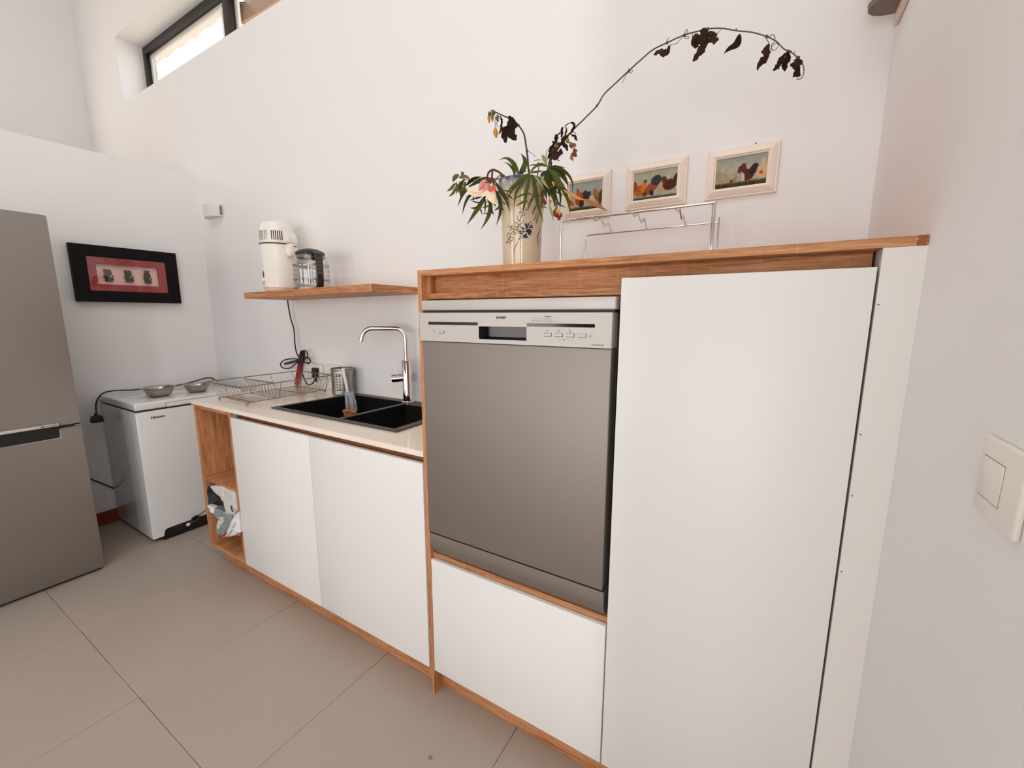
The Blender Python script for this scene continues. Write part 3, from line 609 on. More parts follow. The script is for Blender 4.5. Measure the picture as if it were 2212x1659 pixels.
# red gas lighter leaning behind the rack
gl = thing('gas_lighter', 'red stick lighter leaning on the wall behind the dish rack', 'lighter', (-1.5640, 0.5550, 0.8833))
l0 = Vector((-1.5750, 0.5620, 0.8842)); l1 = Vector((-1.5077, 0.5750, 1.0798)); ld = (l1 - l0).normalized()
l0.z = ZW + 0.001 if l0.z < ZW + 0.001 else l0.z
sdv = ld.cross(Vector((0, 1, 0))).normalized(); fv = sdv.cross(ld).normalized()
def bar(a, bq, w0, w1, t0, t1, bev): return B().hexa([a - sdv * w0 - fv * t0, a + sdv * w0 - fv * t0, a + sdv * w0 + fv * t0, a - sdv * w0 + fv * t0, bq - sdv * w1 - fv * t1, bq + sdv * w1 - fv * t1, bq + sdv * w1 + fv * t1, bq - sdv * w1 + fv * t1], bev)
Ll = (l1 - l0).length
obj('handle', bar(l0, l0 + ld * Ll * 0.66, 0.0150, 0.0165, 0.006, 0.007, 0.003), RED, gl)
obj('grip', bar(l0 + ld * Ll * 0.66, l0 + ld * Ll * 0.98, 0.0165, 0.0200, 0.007, 0.007, 0.003), mat('deep_red', (112, 16, 12), 0.4), gl)
obj('cap', bar(l0 + ld * Ll * 0.98, l0 + ld * (Ll * 1.10), 0.0185, 0.0120, 0.008, 0.007, 0.003), DARK, gl)

# dish rack ------------------------------------------------------------------
dr = thing('dish_rack', 'steel wire dish drainer on the worktop left of the sink', 'dish rack', (-1.335, 0.29, ZW))
rx0, rx1, ry0, ry1, rzt = -1.512, -1.170, 0.045, 0.535, 0.981
bx0, bx1, by0, by1, rzb = -1.462, -1.200, 0.082, 0.500, 0.899
def wire(pts, r=0.0017, nm='wire', n=6, closed=False): return obj(nm, B().tube(pts, r, n, closed), WIRE, dr)
def rr(x0, x1, y0, y1, z, r=0.02):
    o = []
    for cx, cy_, a0 in ((x1 - r, y1 - r, 0), (x0 + r, y1 - r, math.pi / 2), (x0 + r, y0 + r, math.pi), (x1 - r, y0 + r, 1.5 * math.pi)):
        o += [(cx + r * math.cos(a0 + math.pi / 2 * k / 4), cy_ + r * math.sin(a0 + math.pi / 2 * k / 4), z) for k in range(5)]
    return o
wire(rr(rx0, rx1, ry0, ry1, rzt, 0.012), 0.0027, 'rim', 8, True)
wire([(bx0, by0, rzb), (bx0, by1, rzb)], 0.0022); wire([(bx1, by0, rzb), (bx1, by1, rzb)], 0.0022)
for y in (by0 + 0.03, 0.232, 0.375, by1): wire([(bx0 - 0.004, y, rzb - 0.002), (bx1 + 0.004, y, rzb - 0.002)], 0.0022)
n1 = 10                                                         # front end: U wires running down from the rim, along the bottom and up as a plate holder
for k in range(n1):
    x = rx0 + 0.022 + (rx1 - rx0 - 0.044) * k / (n1 - 1); xb = bx0 + (bx1 - bx0) * k / (n1 - 1)
    p = [(x, ry0, rzt)] + [(xb, by0 - 0.012, rzb + 0.016), (xb, by0 - 0.006, rzb + 0.004), (xb, by0 + 0.01, rzb)] + [(xb, 0.160, rzb)] + [(xb, 0.178, rzb + 0.004), (xb, 0.186, rzb + 0.018), (xb, 0.182, rzb + 0.058), (xb, 0.190, rzb + 0.074), (xb, 0.208, rzb + 0.080), (xb, 0.224, rzb + 0.072), (xb, 0.232, rzb + 0.05), (xb, 0.238, rzb + 0.006), (xb, 0.25, rzb)]
    wire(smoothpath(p, 2), 0.0012)
wire([(bx0 - 0.004, 0.208, rzb + 0.0815), (bx1 + 0.004, 0.208, rzb + 0.0815)], 0.0020)
for k in range(n1):                                             # floor wires and back end
    xb = bx0 + (bx1 - bx0) * k / (n1 - 1); x = rx0 + 0.022 + (rx1 - rx0 - 0.044) * k / (n1 - 1)
    wire(smoothpath([(xb, 0.25, rzb), (xb, by1 - 0.02, rzb), (xb, by1, rzb + 0.003), (xb + (x - xb) * 0.4, by1 + 0.014, rzb + 0.03), (x, ry1, rzt)], 2), 0.0012)
for y in (0.12, 0.235, 0.37, 0.50):                             # side wires
    wire([(rx0, y, rzt), (bx0 - 0.006, y, rzb + 0.008), (bx0, y, rzb)], 0.0018)
    if y > 0.2: wire([(rx1, y, rzt), (bx1 + 0.006, y, rzb + 0.008), (bx1, y, rzb)], 0.0018)
for x, y in ((bx0, by0), (bx1, by0), (bx0, by1), (bx1, by1)):
    wire([(x - 0.012, y - 0.004, rzb), (x - 0.005, y - 0.004, ZW + 0.003), (x + 0.005, y - 0.004, ZW + 0.003), (x + 0.012, y - 0.004, rzb)], 0.0022, 'foot')

# perforated cutlery cup
ux, uy, ur = -1.064, 0.517, 0.0585
ut = thing('utensil_cup', 'perforated stainless-steel cutlery cup at the back of the sink', 'cup', (ux, uy, ZW + 0.0062))
b = B(); NA, z0 = 96, ZW + 0.0065; hts = [0, 0.006] ; zr = []
lv = [0.0, 0.012] + sum([[0.020 + 0.0145 * k, 0.0265 + 0.0145 * k] for k in range(6)], []) + [0.118, 0.136]
ring = [[b.bm.verts.new((ux + ur * math.cos(2 * math.pi * j / NA), uy + ur * math.sin(2 * math.pi * j / NA), z0 + z)) for j in range(NA)] for z in lv]
ca0 = math.atan2(-0.9674 - uy, 0.9147 - ux)
for i in range(len(lv) - 1):
    for j in range(NA):
        a = 2 * math.pi * (j + 0.5) / NA; rel = (a - ca0 + math.pi) % (2 * math.pi) - math.pi
        grp = int(math.floor((rel + 10) / 0.78)); loc_ = (rel + 10) / 0.78 - grp
        hole_ = (2 <= i <= 12 and i % 2 == 0 and loc_ < 0.66 and j % 4 in (1, 2) )
        A = (ring[i][j], ring[i][(j + 1) % NA], ring[i + 1][(j + 1) % NA], ring[i + 1][j])
        if hole_:
            cen = sum((v.co for v in A), Vector()) / 4
            continue
        b.bm.faces.new(A)
b.bm.faces.new(ring[0][::-1])
cup_o = obj('cup_wall', b, STEEL, ut)
md = cup_o.modifiers.new('thickness', 'SOLIDIFY'); md.thickness = 0.0012
obj('rim', B().lathe((ux, uy, z0), [(ur - 0.002, 0.134), (ur + 0.0016, 0.134), (ur + 0.0016, 0.138), (ur - 0.002, 0.138), (ur - 0.002, 0.134)], 48), STEEL, ut)

# bottle brush resting in the bowl against the cup
bb0 = Vector((-0.9702, 0.4520, 1.0405)); bb1 = Vector((-0.9267, 0.4400, 0.9093)); bb2 = Vector((-0.8938, 0.4250, 0.8228))
bt = thing('bottle_brush', 'white-handled bottle brush with grey bristles and a tan sponge tip, leaning in the sink', 'brush', bb2)
obj('handle', B().tube([bb0, bb0.lerp(bb1, 0.5), bb1], [0.0085, 0.0075, 0.006], 12), mat('white_plastic', (228, 230, 234), 0.3), bt)
BR = mat('grey_bristle', (222, 224, 230), 0.6)
rb = random.Random(3)
for q in ([(-0.9237, 0.4360, 0.9248), (-0.9172, 0.4300, 0.8729), (-0.9064, 0.4240, 0.8288)], [(-0.9023, 0.4360, 0.9220), (-0.8773, 0.4300, 0.8772), (-0.8629, 0.4240, 0.8340)]):
    ax = resamp(smoothpath(q, 6), 30); b = B()
    obj('twisted_wire', B().tube(ax, 0.0016, 6), WIRE, bt)
    for i, p in enumerate(ax):
        t = (ax[min(i + 1, 29)] - ax[max(i - 1, 0)]).normalized(); u = t.orthogonal().normalized(); v = t.cross(u)
        for k in range(20):
            a = 2 * math.pi * k / 20 + rb.uniform(0, 1); d = u * math.cos(a) + v * math.sin(a); L_ = 0.0155 * rb.uniform(0.85, 1.05)
            b.tube([p, p + d * L_ + t * rb.uniform(-0.002, 0.002)], [0.0009, 0.0005], 3, caps=False)
    o = obj('bristle', b, BR, bt, smooth=False); o['kind'] = 'stuff'
SPG = mat('tan_sponge', (196, 134, 74), 0.85, bump=0.5, bscale=120)
b = B()
sp0 = [Vector(v) for v in [(-0.9281, 0.4150, 0.8230), (-0.9021, 0.4150, 0.8286), (-0.8731, 0.4150, 0.8321), (-0.8558, 0.4150, 0.8269), (-0.9186, 0.4150, 0.8070), (-0.8896, 0.4150, 0.8082), (-0.8674, 0.4150, 0.8158), (-0.9053, 0.4150, 0.7940)]]
for p in sp0: b.ball(p, 0.0150 * rb.uniform(0.75, 1.05), None, None, 10, 7)
obj('sponge_tip', b, SPG, bt)

# ------------------------------------------------------------------ fridge
xf, fy0, fy1 = -1.962, -0.925, -0.3265
fg = thing('fridge_freezer', 'tall brushed-steel fridge-freezer at the left edge with a black recessed handle', 'fridge', (-2.27, -0.63, 0))
obj('cabinet_body', B().box(-2.585, xf - 0.062, fy0 + 0.004, fy1 - 0.004, 0.02, 1.745, 0.006), FRMET, fg)
zs = 0.7755
hy = -0.4050
fd = lambda x: (lambda p: (x, p[0], p[1]))
obj('upper_door', B().prism([(fy0, 0.8032), (-0.4018, 0.8032), (-0.4018, 0.7895), (fy1, 0.7895), (fy1, 1.7645), (fy0, 1.7645)], fd(xf - 0.055), fd(xf), 0.004), FRMET, fg)
obj('lower_door', B().prism([(fy0, 0.0145), (fy1, 0.0145), (fy1, 0.7760), (hy, 0.7760), (hy, 0.7318), (fy0, 0.7318)], fd(xf - 0.055), fd(xf), 0.004), FRMET, fg)
obj('handle_recess', B().box(xf - 0.05, xf - 0.012, fy0 + 0.004, hy, 0.7315, 0.795).box(xf - 0.05, xf - 0.010, hy, fy1 - 0.003, 0.7765, 0.789), DARK, fg)
ht = obj('handle_trim', B().box(xf - 0.02, xf + 0.002, fy0, -0.4025, 0.7885, 0.8030, 0.003), mat('pale_trim', (214, 206, 194), 0.4, metal=0.2), fg)
b = B(); cy2, cz2 = -0.4565, 0.7962
b.tube([(xf + 0.0022, cy2 + 0.0042 * math.cos(a), cz2 + 0.0042 * math.sin(a)) for a in [2 * math.pi * k / 16 for k in range(16)]], 0.0011, 6, True)
obj('emblem_ring', b, INK, ht)
for k, (a, c_) in enumerate(((-0.4480, -0.4320), (-0.4290, -0.4080))): obj('printed_line', B().box(xf + 0.0018, xf + 0.0024, a, c_, 0.7953, 0.7978), GREYI, ht)
obj('hinge', B().box(xf - 0.05, xf - 0.004, -0.348, fy1 - 0.002, 0.7775, 0.7815, 0.001), mat('hinge_pale', (200, 190, 180), 0.4, metal=0.6), fg)
obj('plinth_grille', B().box(xf - 0.10, xf - 0.014, fy0 + 0.01, fy1 - 0.012, 0.004, 0.0200), DARK, fg)
for yy in (fy0 + 0.04, fy1 - 0.04): obj('foot', B().lathe((xf - 0.035, yy, 0.0), [(0, 0), (0.016, 0), (0.016, 0.02), (0, 0.02)], 16), DARK, fg)

# ------------------------------------------------------------------ chest freezer
fz = thing('chest_freezer', 'small white chest freezer with a black foot vent, against the left wall', 'freezer', (-2.31, 0.19, 0))
x1, y0, y1 = -2.043, -0.0915, 0.470; x0 = -2.583
obj('tub', B().box(x0, x1, y0, y1, 0.022, 0.7770, 0.006, 3), FREEZ, fz)
lid_ = obj('lid', B().box(x0 - 0.002, x1 + 0.004, y0 - 0.002, y1 + 0.002, 0.7880, 0.8290, 0.008, 4), FREEZ, fz)
obj('lid_gasket', B().box(x0 + 0.008, x1 - 0.006, y0 + 0.006, y1 - 0.006, 0.776, 0.789), DGREY, fz)
hgap = obj('handle_gap', B().box(x1 + 0.0035, x1 + 0.0046, 0.0500, 0.0522, 0.7890, 0.8130).box(x1 + 0.0035, x1 + 0.0046, 0.0500, 0.30, 0.8115, 0.8130), DGREY, lid_)
obj('handle', B().box(x1 + 0.0036, x1 + 0.0075, 0.0535, 0.30, 0.7890, 0.8108, 0.0015), FREEZ, lid_)
textmesh('lettering', 'Hisense', 0.0215, INK, fz, (x1 + 0.0004, -0.0290, 0.7320), (0, 1, 0), (0, 0, 1), sx=0.98, bold=0.0006, shear=0.28)
vent = [(0.0160, 0.0), (0.0225, 0.040), (0.030, 0.060), (0.045, 0.064), (0.40, 0.066), (0.40, 0.0)]
obj('foot_vent', B().prism(vent, lambda p: (x1 - 0.02, p[0] - 0.06, p[1] + 0.0015), lambda p: (x1 + 0.0035, p[0] - 0.06, p[1] + 0.0015)), DARK, fz, smooth=False)
for k in range(2): obj('vent_slat', B().box(x1 + 0.003, x1 + 0.006, 0.0, 0.335, 0.036 + 0.016 * k, 0.043 + 0.016 * k, 0.001), mat('dark_vent', (46, 36, 34), 0.5), fz)
for xx in (x0 + 0.05, x1 - 0.05):
    for yy in (y0 + 0.04, y1 - 0.04): obj('foot', B().lathe((xx, yy, 0), [(0, 0), (0.018, 0), (0.016, 0.024), (0, 0.024)], 14), DARK, fz)
gs = thing('sunglasses', 'dark folded glasses lying on the ledge of the freezer foot vent', 'glasses', (x1 + 0.02, 0.12, 0.07))
def xz(y, z, dxx=0.018): return (x1 + dxx, y, z)
rc = Vector((-2.0300, 0.1166, 0.0711))
b = B().tube([rc + Vector((0, 0.024 * math.cos(a), 0.016 * math.sin(a) + 0.006 * math.cos(a))) for a in [2 * math.pi * k / 18 for k in range(18)]], 0.0016, 6, True)
obj('rim_ring', b, CHROME, gs)
obj('lens', B().lathe((0, 0, 0), [(0, 0), (1, 0)], 18) if False else B().prism([(0.022 * math.cos(2 * math.pi * k / 18), 0.015 * math.sin(2 * math.pi * k / 18) + 0.0055 * math.cos(2 * math.pi * k / 18)) for k in range(18)], lambda p: (rc.x - 0.001, rc.y + p[0], rc.z + p[1]), lambda p: (rc.x + 0.001, rc.y + p[0], rc.z + p[1])), DARKG, gs)
obj('temple_arm', B().tube([rc + Vector((0, 0.02, 0.012)), Vector((-2.0300, 0.1861, 0.1034))], 0.0022, 6), DARK, gs)
obj('nose_pad', B().ball((-2.0350, 0.0815, 0.0455), 0.007, 0.012, 0.011), mat('pearl_white', (220, 218, 214), 0.3), gs)

# steel bowls and the lead on the freezer lid
def bowl(x, y, z, rb_, rt, h, label, inner_r):
    t = thing('steel_bowl', label, 'bowl', (x, y, z), 'steel bowls on the freezer')
    pr = [(0, 0.0008), (rb_, 0.0008), (rb_ + (rt - rb_) * 0.40, h * 0.28), (rb_ + (rt - rb_) * 0.66, h * 0.66), (rb_ + (rt - rb_) * 0.80, h * 0.97)]
    rim_ = [(rt * 0.995, h), (rt, h + 0.001), (rt * 0.99, h + 0.002)]
    inn_ = [(rb_ + (rt - rb_) * 0.79, h), (rb_ + (rt - rb_) * 0.64, h * 0.68), (rb_ + (rt - rb_) * 0.38, h * 0.31), (rb_ * 0.95, 0.003), (0, 0.003)]
    obj('bowl_wall', B().lathe((x, y, z), pr + rim_ + inn_, 48), BOWL, t, ang=60)
    return t
BOWL = mat('bowl_steel', (176, 166, 154), 0.22, metal=1.0)
ZL = 0.829
bowl(-2.205, 0.083, ZL, 0.044, 0.0835, 0.056, 'left of the two steel bowls on the white chest freezer', 0)
bowl(-2.188, 0.276, ZL, 0.040, 0.0770, 0.049, 'right of the two steel bowls on the freezer, nearer the dish rack', 0)
fc = thing('mains_lead', 'black lead lying along the freezer lid, its plug hanging over the left side', 'cord', (-2.5, 0.1, ZL))
p0 = [(-2.4600, -0.1446, 0.7261), (-2.4700, -0.1400, 0.7775), (-2.4800, -0.1244, 0.8186), (-2.5000, -0.0931, 0.8454), (-2.5100, -0.0555, 0.8529), (-2.5200, -0.0005, 0.8493), (-2.5200, 0.0625, 0.8427), (-2.5200, 0.1462, 0.8455)]
p1 = [(-2.5200, 0.1954, 0.8414), (-2.5300, 0.3028, 0.8378), (-2.5400, 0.3818, 0.8455), (-2.5500, 0.4443, 0.8564), (-2.5600, 0.4934, 0.8611), (-2.5600, 0.5260, 0.8553), (-2.5500, 0.5468, 0.8327), (-2.5500, 0.5700, 0.7842)]
pp = [Vector(v) for v in p0 + p1]
for i, v in enumerate(pp):
    if i >= 4 and v.z < ZL + 0.0045: v.z = ZL + 0.0045
obj('lead', B().tube(smoothpath(pp, 5), 0.0042, 8), RUB, fc)
pc = Vector((-2.4600, -0.1471, 0.7041))
obj('plug', B().hexa([pc + Vector((c * 0.022, a * (0.030 if e < 0 else 0.022), e * 0.020)) for a, c, e in ((-1, 1, -1), (-1, -1, -1), (1, -1, -1), (1, 1, -1), (-1, 1, 1), (-1, -1, 1), (1, -1, 1), (1, 1, 1))], 0.007, 3).tube([pc + Vector((0, 0, 0.018)), pc + Vector((0, 0, 0.036))], [0.011, 0.006], 10), RUB, fc)
tag(obj('wall_cable', B().tube([(-2.5900, -0.2682, 0.4094), (-2.5900, -0.1801, 0.3092), (-2.5880, -0.1362, 0.2669), (-2.5850, -0.0893, 0.2197), (-2.5900, -0.0263, 0.1732)], 0.0035, 8), RUB, loc=(-2.59, 0, 0.3)), 'thin black cable low on the wall between fridge and freezer', 'cable')

# ------------------------------------------------------------------ shadow box on the left wall
q = [(-2.5600, -0.1198, 1.7253), (-2.5600, 0.4006, 1.7231), (-2.5600, 0.3869, 1.3934), (-2.5600, -0.1268, 1.3919)]
sy0, sy1 = (q[0][1] + q[3][1]) / 2, (q[1][1] + q[2][1]) / 2; sz0, sz1 = (q[2][2] + q[3][2]) / 2, (q[0][2] + q[1][2]) / 2
BLK = mat('black_brown_wood', (15, 8, 8), 0.55, spec=0.18)
sb = thing('shadow_box_frame', 'dark shadow-box frame with three small carvings on red and pink mounts', 'picture frame', (XL, (sy0 + sy1) / 2, sz0))
F = lambda y, z, h: (XL + h, y, z)
obj('frame', B().sweep_rect(sy0, sy1, sz0, sz1, [(0, 0.0005), (0, 0.038), (0.002, 0.040), (0.062, 0.040), (0.066, 0.037), (0.066, 0.006)], F).sweep_rect(sy0, sy1, sz0, sz1, [(0, 0.0005), (0.08, 0.0005)], F), BLK, sb, smooth=False)
REDM = mat('red_silk_mount', (158, 12, 18), 0.7, var=0.25, vscale=30); PINK = mat('pink_mount', (252, 206, 196), 0.8)
my0, my1, mz0, mz1 = sy0 + 0.064, sy1 - 0.064, sz0 + 0.064, sz1 - 0.064
w2 = 0.042
obj('red_mount', B().sweep_rect(my0, my1, mz0, mz1, [(0, 0.030), (w2, 0.030)], F).sweep_rect(my0, my1, mz0, mz1, [(w2, 0.030), (w2, 0.008)], F), REDM, sb, smooth=False)
obj('pink_mount', B().box(XL + 0.004, XL + 0.008, my0 + 0.01, my1 - 0.01, mz0 + 0.01, mz1 - 0.01), PINK, sb, smooth=False)
CARV = mat('carved_dark_wood', (44, 34, 30), 0.45, var=0.4, vscale=60, bump=0.6, bscale=150)
for k, (u, v, kind) in enumerate(((234, 595, 0), (278, 597, 1), (319, 600, 2))):
    pc = [(-2.5850, 0.0376, 1.5530), (-2.5850, 0.1353, 1.5548), (-2.5850, 0.2316, 1.5533)][k]; yy, zz = pc[1], pc[2]; xx = XL + 0.014
    b = B(); s = 0.92
    b.lathe((xx, yy, zz - 0.040 * s), [(0, 0), (0.020 * s, 0), (0.021 * s, 0.006 * s), (0.017 * s, 0.012 * s), (0.024 * s, 0.030 * s), (0.022 * s, 0.042 * s), (0.014 * s, 0.050 * s)], 20, 0.42, 1)
    b.ball((xx, yy - 0.001, zz + 0.016 * s), 0.008, 0.0205 * s, 0.023 * s)
    if kind < 2: b.lathe((xx, yy - 0.002, zz + 0.028 * s), [(0.018, 0), (0.0185, 0.004), (0.014, 0.010), (0, 0.011)], 18, 0.5, 1).ball((xx, yy - 0.017 * s, zz + 0.033 * s), 0.004, 0.005, 0.007).ball((xx, yy + 0.004, zz - 0.024 * s), 0.009, 0.022, 0.012).ball((xx + 0.004, yy + 0.012, zz - 0.004), 0.007, 0.012, 0.008)
    else: b.lathe((xx, yy, zz + 0.024 * s), [(0.009, 0), (0.008, 0.010), (0.016, 0.018), (0.015, 0.021), (0, 0.021)], 18, 0.5, 1)
    b.ball((xx + 0.004, yy - 0.014, zz - 0.008), 0.006, 0.010, 0.014)
    g_ = obj('carving', b, CARV, sb)
    obj('pale_inlay', B().ball((xx + 0.011, yy + 0.009, zz - 0.004), 0.002, 0.004, 0.006), mat('bone', (200, 190, 178), 0.4), g_)
obj('glass_pane', B().hexa([F(my0 - 0.002, mz0 - 0.002, 0.0335), F(my1 + 0.002, mz0 - 0.002, 0.0335), F(my1 + 0.002, mz1 + 0.002, 0.0335), F(my0 - 0.002, mz1 + 0.002, 0.0335), F(my0 - 0.002, mz0 - 0.002, 0.0350), F(my1 + 0.002, mz0 - 0.002, 0.0350), F(my1 + 0.002, mz1 + 0.002, 0.0350), F(my0 - 0.002, mz1 + 0.002, 0.0350)]), GLASS, sb, smooth=False)

# white sensor / chime on the back wall in the corner
wx0, wx1, wz0, wz1 = -2.478, -2.288, 1.966, 2.046
sw = thing('wall_light', 'small white curved wall fitting high in the left corner', 'wall light', ((wx0 + wx1) / 2, D, wz0))
n = 14; cxm = (wx0 + wx1) / 2; hw = (wx1 - wx0) / 2
arc = [(cxm - hw + 2 * hw * k / n, D - 0.010 - 0.055 * (1 - ((2 * k / n) - 1) ** 2) ** 0.6) for k in range(n + 1)]
poly = arc + [(wx1, D - 0.001), (wx0, D - 0.001)]
obj('shade', B().prism(poly, lambda p: (p[0], p[1], wz0), lambda p: (p[0], p[1], wz1)), mat('fitting_white', (226, 224, 222), 0.6), sw, ang=50)
obj('end_slot', B().box(wx1 - 0.012, wx1 + 0.003, D - 0.018, D - 0.006, wz0 + 0.01, wz1 - 0.012), mat('grey_slot', (130, 128, 126), 0.6), sw)

# ------------------------------------------------------------------ three hen paintings
FRM = mat('distressed_cream_frame', (244, 230, 216), 0.6, var=0.06, vscale=14, bump=0.2, bscale=40)
PV = vmat('oil_paint', 0.6)
def lerp3(a, c, t): return tuple(a[i] + (c[i] - a[i]) * t for i in range(3))
def canvas(name, x0, x1, z0, z1, y, parent, sky, shapes, grass, gh, seed):
    NX, NY = 72, 46; b = B(); L = b.bm.verts.layers.float_color.new('paint'); vs_ = []
    asp = (x1 - x0) / (z1 - z0)
    for j in range(NY + 1):
        for i in range(NX + 1):
            u, v = i / NX, j / NY
            nv = noise.noise(Vector((u * 6 * asp, v * 6, seed))); n2 = noise.noise(Vector((u * 22 * asp, v * 22, seed + 5))); n3 = noise.noise(Vector((u * 40 * asp, v * 9, seed + 9)))
            c = lerp3(sky[0], sky[1], min(1, max(0, 0.5 + 0.9 * nv + 0.25 * n2)))
            c = lerp3(c, sky[2], min(1, max(0, (v - 0.55) * 1.4 + 0.4 * n2)))
            for (cu, cv, ru, rv, ang, col, col2) in shapes:
                du, dv = (u - cu) * asp, v - cv; a = math.radians(ang); pu = du * math.cos(a) + dv * math.sin(a); pv = -du * math.sin(a) + dv * math.cos(a)
                d = (pu / (ru * asp * 1.22)) ** 2 + (pv / (rv * 1.25)) ** 2 + 0.22 * n2
                if d < 1: c = lerp3(c, lerp3(col, col2, min(1, max(0, 0.5 + 1.1 * n2 + 0.4 * nv))), min(1, (1 - d) * 5))
            ghh = gh + 0.05 * n3 + 0.03 * n2
            if v < ghh: c = lerp3(c, lerp3(grass[0], grass[1], min(1, max(0, 0.45 + n3 + 0.5 * n2))), min(1, (ghh - v) * 14))
            vv = b.bm.verts.new((x0 + (x1 - x0) * u, y - 0.0006 * n2, z0 + (z1 - z0) * v)); vv[L] = lin(*c); vs_.append(vv)
    for j in range(NY):
        for i in range(NX):
            k = j * (NX + 1) + i; b.bm.faces.new((vs_[k], vs_[k + 1], vs_[k + NX + 2], vs_[k + NX + 1]))
    return obj('canvas', b, PV, parent)
OR, OR2 = (196, 110, 28), (168, 78, 18); BRN, BRN2 = (92, 40, 20), (62, 26, 16); TAN, TAN2 = (196, 172, 142), (166, 134, 104); BLK_, BLK2 = (34, 34, 34), (58, 60, 60); RST, RST2 = (142, 66, 34), (108, 46, 24); CRM, CRM2 = (214, 190, 158), (190, 140, 100)
GR = ((34, 31, 12), (92, 84, 38))
hens = [
    (0.205, 0.3905, 'hen painting nearest the vase, partly hidden by leaves', ((172, 172, 156), (150, 154, 142), (156, 162, 160)),
     [(0.05, 0.28, 0.16, 0.20, 10, CRM, TAN2), (-0.02, 0.36, 0.06, 0.22, 60, OR, RST), (0.33, 0.42, 0.11, 0.20, -30, RST, OR2), (0.27, 0.62, 0.05, 0.16, 10, OR, RST), (0.52, 0.50, 0.08, 0.17, 20, BLK_, BLK2), (0.60, 0.56, 0.05, 0.07, -20, BLK_, BLK2), (0.38, 0.24, 0.07, 0.12, 0, BRN, BRN2), (0.73, 0.30, 0.12, 0.16, 0, TAN, CRM), (0.84, 0.44, 0.08, 0.20, 25, (170, 112, 62), (136, 84, 44)), (0.79, 0.62, 0.035, 0.10, 20, (190, 128, 72), RST), (0.95, 0.40, 0.05, 0.22, -8, BLK2, (66, 66, 58))], 0.15, 3),
    (0.4445, 0.6445, 'middle one of the three hen paintings above the wire rack', ((182, 180, 158), (156, 158, 140), (170, 170, 150)),
     [(0.14, 0.34, 0.13, 0.17, 0, OR, OR2), (0.045, 0.50, 0.045, 0.16, 10, OR2, RST), (0.245, 0.52, 0.045, 0.20, -14, OR, (210, 132, 40)), (0.275, 0.66, 0.028, 0.045, 0, (74, 46, 22), BRN2), (0.42, 0.40, 0.17, 0.14, 44, RST, (164, 84, 48)), (0.27, 0.20, 0.05, 0.07, 30, (120, 48, 26), RST2), (0.53, 0.64, 0.105, 0.145, 25, BLK_, (70, 72, 72)), (0.60, 0.50, 0.035, 0.16, 10, BLK_, BLK2), (0.43, 0.22, 0.045, 0.09, 20, BRN2, BLK_), (0.67, 0.36, 0.085, 0.20, 0, TAN, TAN2), (0.83, 0.42, 0.13, 0.16, 0, BRN, BRN2), (0.71, 0.60, 0.05, 0.12, 20, BRN, RST2), (0.95, 0.58, 0.04, 0.17, -14, BRN, BRN2)], 0.12, 11),
    (0.7020, 0.8980, 'hen painting nearest the right wall, with a red-headed rooster', ((158, 160, 152), (192, 178, 138), (140, 152, 160)),
     [(0.14, 0.34, 0.15, 0.15, -8, (186, 164, 132), (150, 140, 112)), (0.06, 0.48, 0.05, 0.12, 20, (176, 148, 112), TAN2), (0.46, 0.40, 0.07, 0.20, -28, (190, 180, 162), (120, 114, 108)), (0.475, 0.56, 0.03, 0.10, 0, (60, 58, 62), BLK2), (0.33, 0.22, 0.04, 0.05, 0, (140, 52, 38), RST), (0.545, 0.64, 0.045, 0.10, 5, (128, 22, 22), (100, 18, 18)), (0.57, 0.50, 0.05, 0.16, 12, (110, 40, 28), BRN), (0.63, 0.36, 0.11, 0.16, -8, BRN, (74, 36, 28)), (0.545, 0.32, 0.03, 0.12, 14, (206, 200, 190), TAN), (0.75, 0.52, 0.07, 0.16, -24, (40, 38, 38), BLK_), (0.905, 0.42, 0.095, 0.20, 0, CRM, (208, 154, 104)), (0.89, 0.38, 0.03, 0.06, 0, (196, 92, 52), OR2), (0.915, 0.70, 0.035, 0.12, 0, (206, 176, 140), CRM)], 0.20, 23)]
for k, (px0, px1, lab, sky, shp, gh, seed) in enumerate(hens):
    pz0, pz1 = ((1.6720, 1.8240), (1.6790, 1.8245), (1.6800, 1.8225))[k]
    pz0, pz1 = pz0 - 0.001, pz1 + 0.001
    pt = thing('hen_painting', 'small cream-framed ' + lab, 'painting', ((px0 + px1) / 2, D, pz0), 'small hen paintings on the wall')
    G = lambda x, z, h: (x, D - 0.0005 - h, z)
    obj('frame', B().sweep_rect(px0, px1, pz0, pz1, [(0.0, 0.0), (0.0, 0.009), (0.0025, 0.011), (0.006, 0.0105), (0.008, 0.013), (0.020, 0.020), (0.0235, 0.020), (0.0245, 0.016), (0.0285, 0.015), (0.029, 0.010)], G).sweep_rect(px0, px1, pz0, pz1, [(0, 0), (0.05, 0)], G), FRM, pt, smooth=False)
    canvas('canvas', px0 + 0.0285, px1 - 0.0285, pz0 + 0.0285, pz1 - 0.0285, D - 0.0115, pt, sky, shp, GR, gh, seed)
nl = (0.8335, 0.5870, 1.8263)
tag(obj('nail', B().tube([(nl[0], D - 0.0045, nl[2]), (nl[0], D + 0.004, nl[2])], 0.0024, 8), DARK, loc=nl), 'small dark nail head in the wall above the right-hand hen painting', 'nail')

